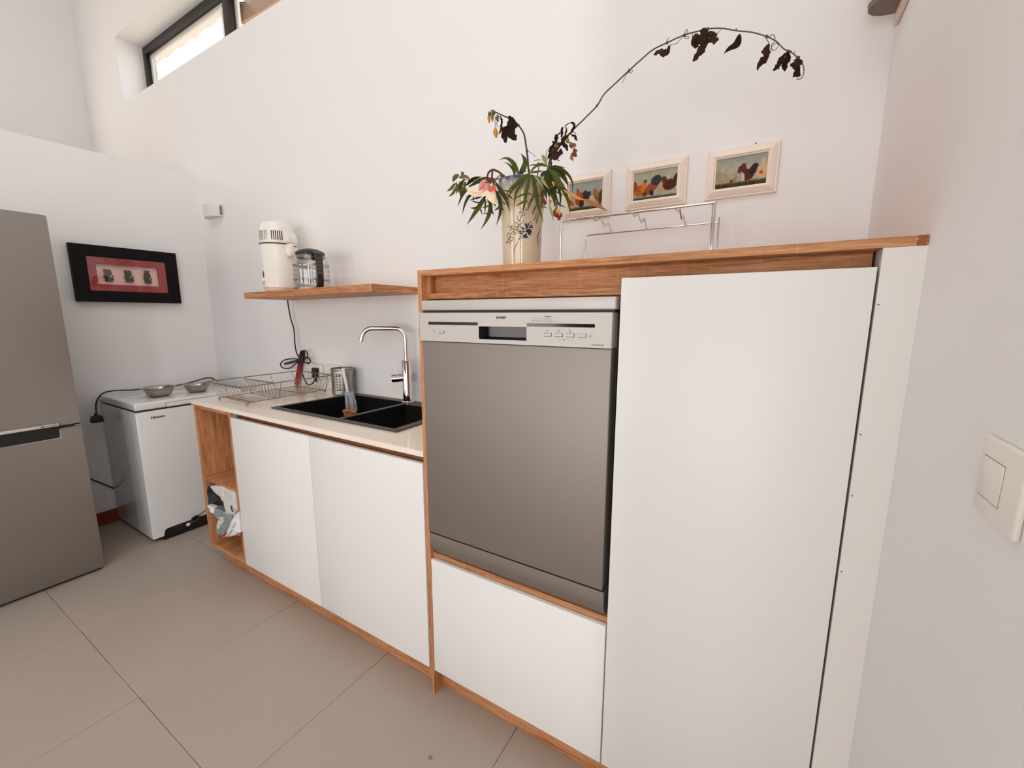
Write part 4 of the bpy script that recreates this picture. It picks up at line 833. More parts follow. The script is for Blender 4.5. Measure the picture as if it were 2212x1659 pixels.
# ------------------------------------------------------------------ chrome wire lid rack
lr = thing('lid_rack', 'chrome wire pot-lid rack standing on the oak top below the paintings', 'rack', (0.55, 0.40, ZT))
def uframe(x0, x1, y, z1, r, stub=0):
    p = [(x0, y, ZT + r), (x0, y, z1 - 0.010), (x0 + 0.003, y, z1 - 0.003), (x0 + 0.010, y, z1), (x1 - stub, y, z1)]
    return p
zA, zB = 1.6070, 1.5945
obj('front_bar', B().tube(uframe(0.3287, 0.7670, 0.300, zA, 0.0034), 0.0034, 10), CHROME, lr)
obj('front_leg', B().tube([(0.7668, 0.300, ZT + 0.002), (0.7668, 0.300, zA + 0.003)], 0.0032, 10), CHROME, lr)
obj('front_leg', B().tube([(0.7610, 0.306, ZT + 0.002), (0.7610, 0.306, zA - 0.003)], 0.0026, 10), CHROME, lr)
obj('rear_bar', B().tube(uframe(0.3345, 0.7570, 0.500, zB, 0.0030), 0.0028, 10), CHROME, lr)
obj('rear_leg', B().tube([(0.7575, 0.500, ZT + 0.002), (0.7575, 0.500, zB + 0.014)], 0.0032, 10), CHROME, lr)
obj('rear_leg', B().tube([(0.3345, 0.494, ZT + 0.002), (0.3345, 0.494, zB - 0.012)], 0.0022, 10), CHROME, lr)
for q in ([(0.4324, 0.2960, 1.6061), (0.4331, 0.3220, 1.6005), (0.4382, 0.3520, 1.6150), (0.4324, 0.4060, 1.5982), (0.4357, 0.4380, 1.6144), (0.4285, 0.4880, 1.5959), (0.4316, 0.5080, 1.5929)],
          [(0.5523, 0.2960, 1.6059), (0.5520, 0.3220, 1.6002), (0.5543, 0.3520, 1.6146), (0.5496, 0.4060, 1.5981), (0.5510, 0.4380, 1.6147), (0.5460, 0.4880, 1.5947), (0.5481, 0.5080, 1.5922)],
          [(0.6699, 0.2960, 1.6036), (0.6705, 0.3220, 1.6001), (0.6700, 0.3520, 1.6150), (0.6668, 0.4060, 1.5962), (0.6659, 0.4380, 1.6123), (0.6641, 0.4880, 1.5926), (0.6647, 0.5080, 1.5917)]):
    obj('zigzag_divider', B().tube(q, 0.0027, 8), CHROME, lr)

# ------------------------------------------------------------------ right wall: switch, lamp
sw = thing('light_switch', 'white square light switch on the right wall', 'switch', (XR, -0.382, 1.154))
sy0, sy1, sz0, sz1 = -0.4265, -0.3370, 1.1135, 1.1950
obj('plate', B().box(XR - 0.0065, XR - 0.0003, sy0, sy1, sz0, sz1, 0.0028, 3), PLATEW, sw)
obj('rocker_gap', B().box(XR - 0.0068, XR - 0.004, -0.3932, -0.3462, 1.1315, 1.1748), mat('gap_shadow_grey', (168, 154, 144), 0.6), sw)
obj('rocker', B().hexa([(XR - 0.0070, -0.3924, 1.1324), (XR - 0.004, -0.3924, 1.1324), (XR - 0.004, -0.3466, 1.1324), (XR - 0.0070, -0.3466, 1.1324), (XR - 0.0078, -0.3924, 1.1738), (XR - 0.004, -0.3924, 1.1738), (XR - 0.004, -0.3466, 1.1738), (XR - 0.0078, -0.3466, 1.1738)], 0.0006), PLATEW, sw)
ln = thing('wall_sconce', 'rounded wall lamp with a grey underside, high on the right wall', 'wall light', (XR, 0.47, 2.05))
obj('backplate', B().box(XR - 0.010, XR - 0.0005, 0.43, 0.545, 2.030, 2.24, 0.003), mat('sconce_plate', (226, 206, 190), 0.5), ln)
pl = [(XR - 0.010, 0.440)] + [(XR - 0.010 - 0.062 * math.sin(math.pi * k / 16), 0.4875 - 0.0475 * math.cos(math.pi * k / 16)) for k in range(1, 16)] + [(XR - 0.010, 0.535)]
obj('shade', B().prism(pl, lambda p: (p[0], p[1], 2.066), lambda p: (p[0], p[1], 2.23)), mat('sconce_shade', (210, 196, 184), 0.5), ln, ang=50)
obj('lamp_base', B().prism([(XR - 0.010 + (x - XR + 0.010) * 0.97, 0.4875 + (y - 0.4875) * 0.97) for x, y in pl], lambda p: (p[0], p[1], 2.056), lambda p: (p[0], p[1], 2.066)), mat('sconce_grey', (120, 108, 98), 0.6, var=0.15, vscale=60), ln, smooth=False)

# crumb on the floor
cr_ = (0.1486, -0.1744, 0.0000)
tag(obj('floor_crumb', B().ball((cr_[0], cr_[1], 0.003), 0.005, 0.0035, 0.003, 8, 5).ball((cr_[0] + 0.004, cr_[1] + 0.003, 0.0025), 0.004, 0.002, 0.0025, 8, 5), mat('crumb', (150, 118, 92), 0.8), loc=(cr_[0], cr_[1], 0)), 'tiny brown crumb on the floor tiles in front of the units', 'crumb')

# crumpled papers in the niche
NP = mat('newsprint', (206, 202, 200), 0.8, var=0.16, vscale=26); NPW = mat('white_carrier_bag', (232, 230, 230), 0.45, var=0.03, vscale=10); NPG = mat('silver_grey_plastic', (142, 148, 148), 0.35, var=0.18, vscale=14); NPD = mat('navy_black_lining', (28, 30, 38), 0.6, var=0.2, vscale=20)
npb = thing('paper_bag', 'crumpled carrier bag and newspaper stuffed in the lower cubby of the oak niche', 'bag', (-1.38, 0.1, zb + 0.018))
def pillow(name, pts, back, bulge, mt, seed):
    P_ = [Vector(p) for p in pts]; k = 4
    out = []
    for i in range(len(P_)):
        a, c = P_[i], P_[(i + 1) % len(P_)]
        for j in range(k): out.append(a.lerp(c, j / k))
    N = len(out); cen = sum(out, Vector()) / N; b = B(); rings = []
    for s, bl in ((1, 0), (0.86, 0.55), (0.6, 0.9), (0.3, 1.0)):
        rr_ = []
        for i, p in enumerate(out):
            q = cen + (p - cen) * s; nn = noise.noise(q * 38 + Vector((seed, 0, 0))); n2 = noise.noise(q * 90 + Vector((seed, 3, 0)))
            rr_.append(b.bm.verts.new(q + Vector((0.004 * n2 * (s < 1), -bulge * bl + (0.010 * nn + 0.004 * n2) * (s < 1), 0.003 * n2 * (s < 1)))))
        rings.append(rr_)
    bk = [b.bm.verts.new(p + Vector((0, back, 0))) for p in out]
    for A, Bq in zip([bk] + rings, rings):
        for i in range(N): b.bm.faces.new((A[i], A[(i + 1) % N], Bq[(i + 1) % N], Bq[i]))
    cv = b.bm.verts.new(cen + Vector((0, -bulge, 0)))
    for i in range(N): b.bm.faces.new((rings[-1][i], rings[-1][(i + 1) % N], cv))
    b.bm.faces.new(bk)
    return obj(name, b, mt, npb, ang=30)
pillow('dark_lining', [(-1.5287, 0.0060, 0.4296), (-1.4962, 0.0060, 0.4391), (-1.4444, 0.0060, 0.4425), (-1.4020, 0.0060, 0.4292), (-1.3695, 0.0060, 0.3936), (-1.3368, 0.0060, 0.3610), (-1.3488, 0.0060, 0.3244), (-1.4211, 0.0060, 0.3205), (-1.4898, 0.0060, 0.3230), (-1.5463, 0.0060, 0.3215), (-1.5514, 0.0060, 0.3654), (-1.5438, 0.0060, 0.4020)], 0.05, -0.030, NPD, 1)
pillow('newspaper_roll', [(-1.4962, 0.0020, 0.4406), (-1.4275, 0.0020, 0.4580), (-1.3644, 0.0020, 0.4699), (-1.3024, 0.0020, 0.4653), (-1.2379, 0.0020, 0.4679), (-1.2343, 0.0020, 0.4273), (-1.2357, 0.0020, 0.3738), (-1.2670, 0.0020, 0.3471), (-1.2831, 0.0020, 0.3300), (-1.3403, 0.0020, 0.3247), (-1.3340, 0.0020, 0.3633), (-1.3617, 0.0020, 0.3899), (-1.3900, 0.0020, 0.4238), (-1.4399, 0.0020, 0.4433)], 0.16, 0.012, NP, 2)
pillow('silver_flap', [(-1.4624, -0.0040, 0.3351), (-1.4008, -0.0040, 0.3347), (-1.3253, -0.0040, 0.3358), (-1.2800, -0.0040, 0.3428), (-1.2900, -0.0040, 0.3082), (-1.3167, -0.0040, 0.2724), (-1.3551, -0.0040, 0.2352), (-1.3960, -0.0040, 0.2003), (-1.4471, -0.0040, 0.1857), (-1.4682, -0.0040, 0.1909), (-1.4658, -0.0040, 0.2016), (-1.4438, -0.0040, 0.2426), (-1.4358, -0.0040, 0.2891), (-1.4606, -0.0040, 0.3122)], 0.12, 0.010, NPG, 3)
pillow('white_bag', [(-1.2114, -0.0080, 0.3737), (-1.2083, -0.0080, 0.3202), (-1.2101, -0.0080, 0.2684), (-1.2406, -0.0080, 0.2503), (-1.3156, -0.0080, 0.2163), (-1.3870, -0.0080, 0.1957), (-1.3374, -0.0080, 0.2372), (-1.3075, -0.0080, 0.2767), (-1.2767, -0.0080, 0.3183), (-1.2459, -0.0080, 0.3498)], 0.14, 0.008, NPW, 4)
pillow('pale_lip', [(-1.5208, -0.0100, 0.3347), (-1.4925, -0.0100, 0.3382), (-1.4617, -0.0100, 0.3402), (-1.4471, -0.0100, 0.3230), (-1.4227, -0.0100, 0.3029), (-1.4626, -0.0100, 0.3056), (-1.4960, -0.0100, 0.3132)], 0.02, 0.004, NPW, 5)
pillow('pale_patch', [(-1.3999, -0.0160, 0.3012), (-1.3572, -0.0160, 0.3124), (-1.3510, -0.0160, 0.2901), (-1.3878, -0.0160, 0.2535), (-1.4292, -0.0160, 0.2200), (-1.4154, -0.0160, 0.2557)], 0.02, 0.004, NP, 6)
pillow('red_print', [(-1.3265, -0.0210, 0.2415), (-1.3237, -0.0210, 0.2339), (-1.3495, -0.0210, 0.2156), (-1.3592, -0.0210, 0.2116), (-1.3395, -0.0210, 0.2318)], 0.01, 0.001, RED, 7)
pillow('red_print', [(-1.2288, -0.0190, 0.2600), (-1.2086, -0.0190, 0.2681), (-1.2069, -0.0190, 0.2558), (-1.2227, -0.0190, 0.2489)], 0.01, 0.001, mat('pale_red', (196, 90, 88), 0.5), 8)
b = B()
for a in ([(-1.2252, -0.0210, 0.3202), (-1.2233, -0.0210, 0.3173)], [(-1.2308, -0.0210, 0.3129), (-1.2296, -0.0210, 0.3086)], [(-1.2414, -0.0210, 0.3019), (-1.2397, -0.0210, 0.2977)], [(-1.2495, -0.0210, 0.2926), (-1.2483, -0.0210, 0.2883)], [(-1.2610, -0.0210, 0.2777), (-1.2591, -0.0210, 0.2724)], [(-1.2731, -0.0210, 0.2661), (-1.2700, -0.0210, 0.2603)], [(-1.2849, -0.0210, 0.2545), (-1.2816, -0.0210, 0.2495)], [(-1.2967, -0.0210, 0.2428), (-1.2941, -0.0210, 0.2388)], [(-1.3075, -0.0210, 0.2325), (-1.3052, -0.0210, 0.2289)]):
    b.tube(a, 0.0016, 6)
o = obj('printed_letters', b, INK, npb); o['kind'] = 'stuff'
obj('printed_bar', B().tube([(-1.2624, -0.0140, 0.3980), (-1.2570, -0.0140, 0.3832), (-1.2504, -0.0140, 0.3663)], 0.0028, 6), mat('maroon_print', (70, 30, 36), 0.6), npb)

# ------------------------------------------------------------------ vase
vx, vy = 0.199, 0.280; VT = 1.735
m, n, l, p = newmat('glazed_stoneware')
tc = n.new('ShaderNodeTexCoord'); sx_ = n.new('ShaderNodeSeparateXYZ'); l.new(tc.outputs['Object'], sx_.inputs[0])
nz = n.new('ShaderNodeTexNoise'); nz.inputs['Scale'].default_value = 28; nz.inputs['Detail'].default_value = 4; l.new(tc.outputs['Object'], nz.inputs[0])
ma = n.new('ShaderNodeMath'); ma.operation = 'MULTIPLY_ADD'; ma.inputs[1].default_value = 0.05; l.new(nz.outputs['Fac'], ma.inputs[0]); l.new(sx_.outputs['Z'], ma.inputs[2])
rp = n.new('ShaderNodeValToRGB'); e = rp.color_ramp.elements
mr = n.new('ShaderNodeMapRange'); mr.inputs[1].default_value = 0.20; mr.inputs[2].default_value = 0.32; l.new(ma.outputs[0], mr.inputs[0]); l.new(mr.outputs[0], rp.inputs[0])
e[0].position = 0.0; e[0].color = lin(212, 194, 164); e[1].position = 1.0; e[1].color = lin(40, 50, 84)
for ps, cc in ((0.55, (210, 192, 163)), (0.66, (182, 172, 154)), (0.84, (150, 152, 156)), (0.93, (60, 68, 100))): k_ = e.new(ps); k_.color = lin(*cc)
l.new(rp.outputs[0], p.inputs['Base Color']); p.inputs['Roughness'].default_value = 0.06; p.inputs['Coat Weight'].default_value = 0.25
VASE = m
va_ = thing('vase', 'tall cream vase with blue rim and painted navy leaves, holding wilted flowers', 'vase', (vx, vy, ZT))
def vr(z):
    P_ = [(1.448, 0.0615), (1.60, 0.066), (1.70, 0.0725), (1.735, 0.0760)]
    for (a, ra), (c, rc_) in zip(P_, P_[1:]):
        if z <= c: return ra + (rc_ - ra) * (z - a) / (c - a)
    return 0.076
pf = [(0, 0.0003), (0.058, 0.0003), (0.0610, 0.003)] + [(vr(ZT + 0.015 * k), 0.015 * k) for k in range(1, 19)] + [(0.0760, 0.285), (0.0755, 0.2885), (0.0735, 0.2895), (0.0715, 0.2870), (0.068, 0.26), (0.058, 0.05), (0, 0.05)]
obj('vase_wall', B().lathe((vx, vy, ZT), pf, 64), VASE, va_, ang=60)
VINK = mat('painted_line', (58, 44, 44), 0.25); VBLUE = mat('painted_navy', (34, 34, 72), 0.2)
def onvase(pts, w, nm, mt):
    b = B(); P_ = smoothpath(pts, 4)
    N_ = [(Vector((q.x - vx, q.y - vy, 0))).normalized() for q in P_]
    P_ = [Vector((vx, vy, q.z)) + nn * (vr(q.z) + 0.0005) for q, nn in zip(P_, N_)]
    b.ribbon(P_, w if isinstance(w, list) else [w] * len(P_), N_)
    return obj(nm, b, mt, va_)
for q in ([(0.1828, 0.2174, 1.5380), (0.1853, 0.2162, 1.5542), (0.1817, 0.2169, 1.5641), (0.1860, 0.2158, 1.5712), (0.1934, 0.2147, 1.5680), (0.1926, 0.2151, 1.5593), (0.1865, 0.2161, 1.5506)], [(0.1737, 0.2204, 1.5425), (0.1847, 0.2167, 1.5467), (0.1971, 0.2153, 1.5383)], [(0.1952, 0.2148, 1.5590), (0.1935, 0.2153, 1.5510), (0.1971, 0.2152, 1.5466), (0.2049, 0.2153, 1.5506), (0.2041, 0.2150, 1.5562), (0.1988, 0.2148, 1.5587), (0.1952, 0.2148, 1.5588)], [(0.2052, 0.2148, 1.5640), (0.1990, 0.2145, 1.5686), (0.2027, 0.2144, 1.5735), (0.2086, 0.2150, 1.5721), (0.2088, 0.2152, 1.5663), (0.2142, 0.2163, 1.5683)],
          [(0.1823, 0.2159, 1.5892), (0.1904, 0.2144, 1.5916), (0.1980, 0.2138, 1.5879), (0.2073, 0.2148, 1.5801), (0.2162, 0.2164, 1.5793)], [(0.1932, 0.2146, 1.5774), (0.2028, 0.2140, 1.5932)], [(0.2106, 0.2145, 1.6000), (0.2179, 0.2163, 1.5990), (0.2221, 0.2178, 1.5931), (0.2199, 0.2174, 1.5874), (0.2139, 0.2156, 1.5866), (0.2078, 0.2143, 1.5904)], [(0.2217, 0.2175, 1.6017), (0.2259, 0.2189, 1.6056), (0.2293, 0.2201, 1.6123), (0.2323, 0.2210, 1.6201), (0.2330, 0.2209, 1.6281), (0.2299, 0.2189, 1.6326), (0.2244, 0.2169, 1.6254)], [(0.2254, 0.2186, 1.6050), (0.2203, 0.2165, 1.6092), (0.2193, 0.2158, 1.6155), (0.2218, 0.2163, 1.6204)],
          [(0.2318, 0.2206, 1.6190), (0.2379, 0.2245, 1.6202), (0.2415, 0.2265, 1.6287)], [(0.2363, 0.2246, 1.6055), (0.2312, 0.2218, 1.5974), (0.2234, 0.2185, 1.5907), (0.2198, 0.2175, 1.5817), (0.2212, 0.2181, 1.5735), (0.2275, 0.2212, 1.5664)], [(0.2413, 0.2256, 1.6371), (0.2450, 0.2288, 1.6360), (0.2483, 0.2315, 1.6415), (0.2497, 0.2325, 1.6478)], [(0.2356, 0.2208, 1.6471), (0.2384, 0.2233, 1.6416), (0.2372, 0.2231, 1.6337)]):
    onvase(q, 0.0018, 'painted_lettering', VINK)
for q, w_ in (([(0.2224, 0.2194, 1.5468), (0.2150, 0.2175, 1.5343), (0.2086, 0.2165, 1.5205), (0.2064, 0.2166, 1.5076)], 0.0020), ([(0.2557, 0.2449, 1.6036), (0.2594, 0.2507, 1.6100), (0.2623, 0.2554, 1.6198), (0.2644, 0.2589, 1.6353)], 0.0018), ([(0.2650, 0.2867, 1.5946), (0.2647, 0.2756, 1.5774), (0.2634, 0.2687, 1.5611), (0.2631, 0.2701, 1.5435), (0.2635, 0.2777, 1.5319)], 0.0034), ([(0.2641, 0.2758, 1.5597), (0.2640, 0.2835, 1.5501), (0.2632, 0.2888, 1.5412)], 0.0016)):
    N9 = (len(q) - 1) * 4 + 1; onvase(q, [w_ * max(0.3, math.sin(math.pi * (0.1 + 0.85 * i / (N9 - 1)))) for i in range(N9)], 'painted_stem', VINK)
for q, w_ in (([(0.2395, 0.2273, 1.5975), (0.2443, 0.2319, 1.5886), (0.2427, 0.2307, 1.5791)], 62), ([(0.2471, 0.2342, 1.6003), (0.2488, 0.2363, 1.5895)], 34), ([(0.2527, 0.2403, 1.6036), (0.2525, 0.2408, 1.5985)], 24), ([(0.2519, 0.2399, 1.5932), (0.2565, 0.2474, 1.5914)], 32), ([(0.2483, 0.2362, 1.5843), (0.2524, 0.2411, 1.5879), (0.2569, 0.2482, 1.5852)], 46), ([(0.2410, 0.2295, 1.5721), (0.2494, 0.2380, 1.5763), (0.2545, 0.2453, 1.5700)], 84), ([(0.2524, 0.2425, 1.5639), (0.2464, 0.2347, 1.5700)], 58), ([(0.2466, 0.2358, 1.5550), (0.2409, 0.2298, 1.5596), (0.2438, 0.2320, 1.5676)], 66), ([(0.2390, 0.2288, 1.5530), (0.2352, 0.2255, 1.5629)], 40), ([(0.2239, 0.2190, 1.5757), (0.2319, 0.2232, 1.5722), (0.2389, 0.2277, 1.5757)], 56), ([(0.2249, 0.2197, 1.5676), (0.2351, 0.2256, 1.5643)], 44), ([(0.2242, 0.2198, 1.5581), (0.2317, 0.2238, 1.5583)], 28), ([(0.2209, 0.2187, 1.5506), (0.2266, 0.2210, 1.5523)], 28), ([(0.2284, 0.2207, 1.5906), (0.2337, 0.2238, 1.5814), (0.2393, 0.2278, 1.5835)], 50), ([(0.2307, 0.2233, 1.5507), (0.2320, 0.2238, 1.5562)], 24), ([(0.2257, 0.2209, 1.5458), (0.2279, 0.2219, 1.5476)], 14)):
    N9 = (len(q) - 1) * 4 + 1; onvase(q, [w_ * 0.000128 * max(0.12, math.sin(math.pi * (0.04 + 0.92 * i / (N9 - 1))) ** 0.8) for i in range(N9)], 'painted_leaf', VBLUE)

# ------------------------------------------------------------------ cut stems in the vase
GRN = mat('leaf_green', (78, 82, 24), 0.45, spec=0.15, var=0.3, vscale=30); GRN2 = mat('leaf_dark_green', (54, 58, 18), 0.5, spec=0.15, var=0.3, vscale=30); GRN3 = mat('leaf_pale_green', (146, 152, 92), 0.45, spec=0.15, var=0.15, vscale=30)
OLV = mat('leaf_olive_folded', (104, 94, 54), 0.5, spec=0.15, var=0.25, vscale=40); DRY = mat('dried_leaf_brown', (58, 38, 24), 0.7, spec=0.15, var=0.35, vscale=50, bump=0.4, bscale=160); DRK = mat('dried_leaf_black', (40, 24, 18), 0.7, spec=0.15, var=0.4, vscale=50, bump=0.4, bscale=160)
STM = mat('woody_stem', (92, 68, 56), 0.6, var=0.2, vscale=60); STM2 = mat('dark_stem', (66, 52, 48), 0.6); STG = mat('green_stem', (110, 112, 60), 0.5); MAR = mat('maroon_stem', (92, 36, 30), 0.55, var=0.3, vscale=60)
YEL = mat('yellow_bud', (206, 146, 26), 0.5, var=0.2, vscale=60); BUD = mat('olive_bud', (140, 104, 34), 0.55, var=0.3, vscale=60); REDF = mat('dried_red_petal', (112, 38, 20), 0.6, var=0.4, vscale=60); ORL = mat('dry_orange_leaf', (206, 132, 52), 0.55, var=0.25, vscale=30)
PETC = mat('cream_petal', (244, 222, 190), 0.5, var=0.06, vscale=30); PETP = mat('pink_petal', (228, 150, 140), 0.5, var=0.12, vscale=30); PETR = mat('coral_petal', (222, 90, 62), 0.5, var=0.15, vscale=40)
CAMD = Vector((0.55, -0.80, -0.05)).normalized()
rl = random.Random(21)
def leaf(pts, w, mt, par, nm='leaf', fold=0.25, shape=0.75, n=11, end=0.06, tilt=None):
    P_ = resamp(smoothpath(pts, 6), n)
    tl = Vector((rl.uniform(-.35, .35), 0, rl.uniform(-.2, .6))) if tilt is None else Vector(tilt)
    N_ = (CAMD + tl).normalized()
    ws = [w * max(end, math.sin(math.pi * (0.06 + 0.94 * (i / (n - 1)) ** shape)) if i else 0.25) for i in range(n)]; ws[-1] = w * 0.03
    return obj(nm, B().ribbon(P_, ws, N_, fold), mt, par, ang=180)
def crisp(pts, w, mt, par, nm='dried_leaf', n=15):
    """curled dry leaf: a creased strip rolled on itself, with a ragged edge and a narrow twisted tip"""
    P_ = resamp(smoothpath(pts, 6), n); b = B(); rows = []; sw = rl.uniform(0, 6); tw = rl.uniform(-0.9, 0.9)
    for i, p_ in enumerate(P_):
        t = (P_[min(i + 1, n - 1)] - P_[max(i - 1, 0)]).normalized(); side = t.cross(CAMD).normalized(); N_ = side.cross(t).normalized()
        s = i / (n - 1); hw = w / 2 * (0.14 + 0.86 * math.sin(math.pi * min(1, 0.06 + 0.86 * s ** 0.85)) ** 0.9) * rl.uniform(0.72, 1.18); row = []
        if i >= n - 2: hw *= 0.35 if i == n - 1 else 0.7
        ph = tw * (s - 0.5) + 0.25 * math.sin(sw + 7 * s); q_ = p_ + side * w * 0.10 * math.sin(sw + 9 * s)
        for k in range(6):
            a = -1.45 + 2.9 * k / 5 + ph; rr_ = hw * (rl.uniform(0.7, 1.25) if k in (0, 5) else rl.uniform(0.9, 1.1)); cr = 0.55 if k in (2, 3) else 1.0
            row.append(b.bm.verts.new(q_ + side * math.sin(a) * rr_ + N_ * (math.cos(a) * cr - 0.4) * rr_ * 0.9))
        rows.append(row)
    for A, Bq in zip(rows, rows[1:]):
        for k in range(5): b.bm.faces.new((A[k], A[k + 1], Bq[k + 1], Bq[k]))
    return obj(nm, b, mt, par, ang=45)
def bud(pts, w, mt, par, nm='bud', n=8):
    P_ = resamp(smoothpath(pts, 6), n)
    return obj(nm, B().tube(P_, [w / 2 * max(0.12, math.sin(math.pi * (0.08 + 0.88 * i / (n - 1)))) for i in range(n)], 8), mt, par)
def stem(pts, r0, r1, mt, par, nm='stem', k=6):
    P_ = smoothpath(pts, k); N_ = len(P_)
    return obj(nm, B().tube(P_, [r0 + (r1 - r0) * i / (N_ - 1) for i in range(N_)], 8), mt, par)
def foot(a): return (vx + 0.030 * math.cos(a), vy + 0.030 * math.sin(a), ZT + 0.056)
GP = 'wilted stems in the cream vase'
q6 = 0.00036; q7 = 0.00039
# long bare vine arching to the right
T = thing('dried_vine', 'long dried vine with curled brown leaves, arching from the vase over the paintings', 'dried stem', foot(0.3), GP)
st = [foot(0.3), (0.3002, 0.2700, 1.7685)] + [(0.3278, 0.2700, 1.8082), (0.3710, 0.2675, 1.8455), (0.4125, 0.2650, 1.8715), (0.4495, 0.2625, 1.8954), (0.4698, 0.2600, 1.9188), (0.5039, 0.2575, 1.9380), (0.5367, 0.2550, 1.9565), (0.5684, 0.2525, 1.9727), (0.5991, 0.2500, 1.9869), (0.6350, 0.2475, 1.9918), (0.6752, 0.2450, 1.9956), (0.7088, 0.2425, 1.9927), (0.7334, 0.2400, 1.9891)] + [(0.7625, 0.2400, 1.9806), (0.7941, 0.2379, 1.9649), (0.8246, 0.2358, 1.9516), (0.8546, 0.2337, 1.9330), (0.8745, 0.2317, 1.9164), (0.8899, 0.2296, 1.8966), (0.9068, 0.2275, 1.8824), (0.9178, 0.2254, 1.8688), (0.9266, 0.2233, 1.8560), (0.9312, 0.2212, 1.8420), (0.9315, 0.2192, 1.8292), (0.9273, 0.2171, 1.8218), (0.9195, 0.2150, 1.8220)]
stem(st, 0.0023, 0.0008, STM, T, 'stem', 4)
for q in ((0.4504, 0.2600, 1.8942), (0.5384, 0.2550, 1.9560), (0.6344, 0.2500, 1.9932), (0.6754, 0.2470, 1.9966), (0.7292, 0.2430, 1.9914), (0.8551, 0.2250, 1.9285), (0.9178, 0.2200, 1.8663)): obj('node', B().ball(q, 0.0034, 0.0034, 0.0036, 8, 6), STM, T)
crisp([(0.6424, 0.2480, 1.9831), (0.6375, 0.2480, 1.9722), (0.6211, 0.2480, 1.9750), (0.6020, 0.2480, 1.9748)], 42 * q7 , DRY, T)
crisp([(0.7289, 0.2430, 1.9907), (0.7178, 0.2430, 1.9785), (0.7046, 0.2430, 1.9727), (0.7030, 0.2430, 1.9566)], 74 * q7 , DRY, T); crisp([(0.7332, 0.2400, 1.9835), (0.7429, 0.2400, 1.9656), (0.7539, 0.2400, 1.9578)], 60 * q7 , DRY, T); crisp([(0.7301, 0.2360, 1.9739), (0.7220, 0.2360, 1.9491), (0.7105, 0.2360, 1.9392), (0.7005, 0.2360, 1.9261)], 44 * q7 , DRY, T)
leaf([(0.7997, 0.2380, 1.9565), (0.7953, 0.2347, 1.9362), (0.7798, 0.2313, 1.9290), (0.7696, 0.2280, 1.9194)], 42 * q7 , DRK, T, 'dried_leaf'); crisp([(0.8604, 0.2250, 1.9125), (0.8571, 0.2250, 1.8904), (0.8476, 0.2250, 1.8783), (0.8436, 0.2250, 1.8633)], 46 * q7 , DRY, T); crisp([(0.8931, 0.2220, 1.8837), (0.8875, 0.2220, 1.8709), (0.8743, 0.2220, 1.8522)], 32 * q7 , DRY, T)
crisp([(0.8998, 0.2200, 1.8832), (0.8970, 0.2200, 1.8650), (0.8942, 0.2200, 1.8460)], 44 * q7 , DRK, T); crisp([(0.9197, 0.2180, 1.8637), (0.9179, 0.2180, 1.8524), (0.9141, 0.2180, 1.8416)], 62 * q7 , DRY, T); crisp([(0.9205, 0.2160, 1.8473), (0.9193, 0.2160, 1.8369), (0.9246, 0.2160, 1.8261)], 40 * q7, DRK, T)
for q in ([(0.8582, 0.2380, 1.9316), (0.8660, 0.2380, 1.9359), (0.8709, 0.2380, 1.9279), (0.8697, 0.2380, 1.9197), (0.8651, 0.2380, 1.9138), (0.8688, 0.2380, 1.9030), (0.8769, 0.2380, 1.9055), (0.8786, 0.2380, 1.9123), (0.8728, 0.2380, 1.9159), (0.8663, 0.2380, 1.9110), (0.8638, 0.2380, 1.9019)], [(0.6754, 0.2470, 1.9960), (0.6784, 0.2470, 2.0068), (0.6828, 0.2470, 2.0028), (0.6783, 0.2470, 1.9949), (0.6776, 0.2470, 1.9885), (0.6855, 0.2470, 1.9867), (0.6835, 0.2470, 1.9915), (0.6695, 0.2470, 1.9922), (0.6587, 0.2470, 1.9828), (0.6457, 0.2470, 1.9844), (0.6420, 0.2470, 1.9827)], [(0.5384, 0.2550, 1.9546), (0.5365, 0.2550, 1.9624), (0.5408, 0.2550, 1.9525), (0.5454, 0.2550, 1.9495), (0.5477, 0.2550, 1.9565), (0.5400, 0.2550, 1.9550)], [(0.5368, 0.2550, 1.9550), (0.5282, 0.2550, 1.9441), (0.5209, 0.2550, 1.9306)],
          [(0.6344, 0.2500, 1.9932), (0.6334, 0.2500, 2.0003), (0.6397, 0.2500, 2.0023)], [(0.7915, 0.2380, 1.9665), (0.7902, 0.2380, 1.9707), (0.7934, 0.2380, 1.9684)], [(0.8952, 0.2220, 1.8855), (0.8983, 0.2220, 1.8882), (0.9042, 0.2220, 1.8841), (0.9093, 0.2220, 1.8767), (0.9127, 0.2220, 1.8824)], [(0.6957, 0.2400, 1.9901), (0.6950, 0.2400, 1.9838), (0.7014, 0.2400, 1.9858), (0.6968, 0.2400, 1.9814), (0.7025, 0.2400, 1.9776)], [(0.7426, 0.2400, 1.9696), (0.7515, 0.2400, 1.9733), (0.7580, 0.2400, 1.9795)], [(0.8556, 0.2260, 1.9282), (0.8561, 0.2260, 1.9215), (0.8598, 0.2260, 1.9168), (0.8599, 0.2260, 1.9119)], [(0.9168, 0.2180, 1.8645), (0.9214, 0.2180, 1.8673), (0.9205, 0.2180, 1.8600)]):
    stem(q, 0.0008, 0.0006, STM2, T, 'tendril', 4)
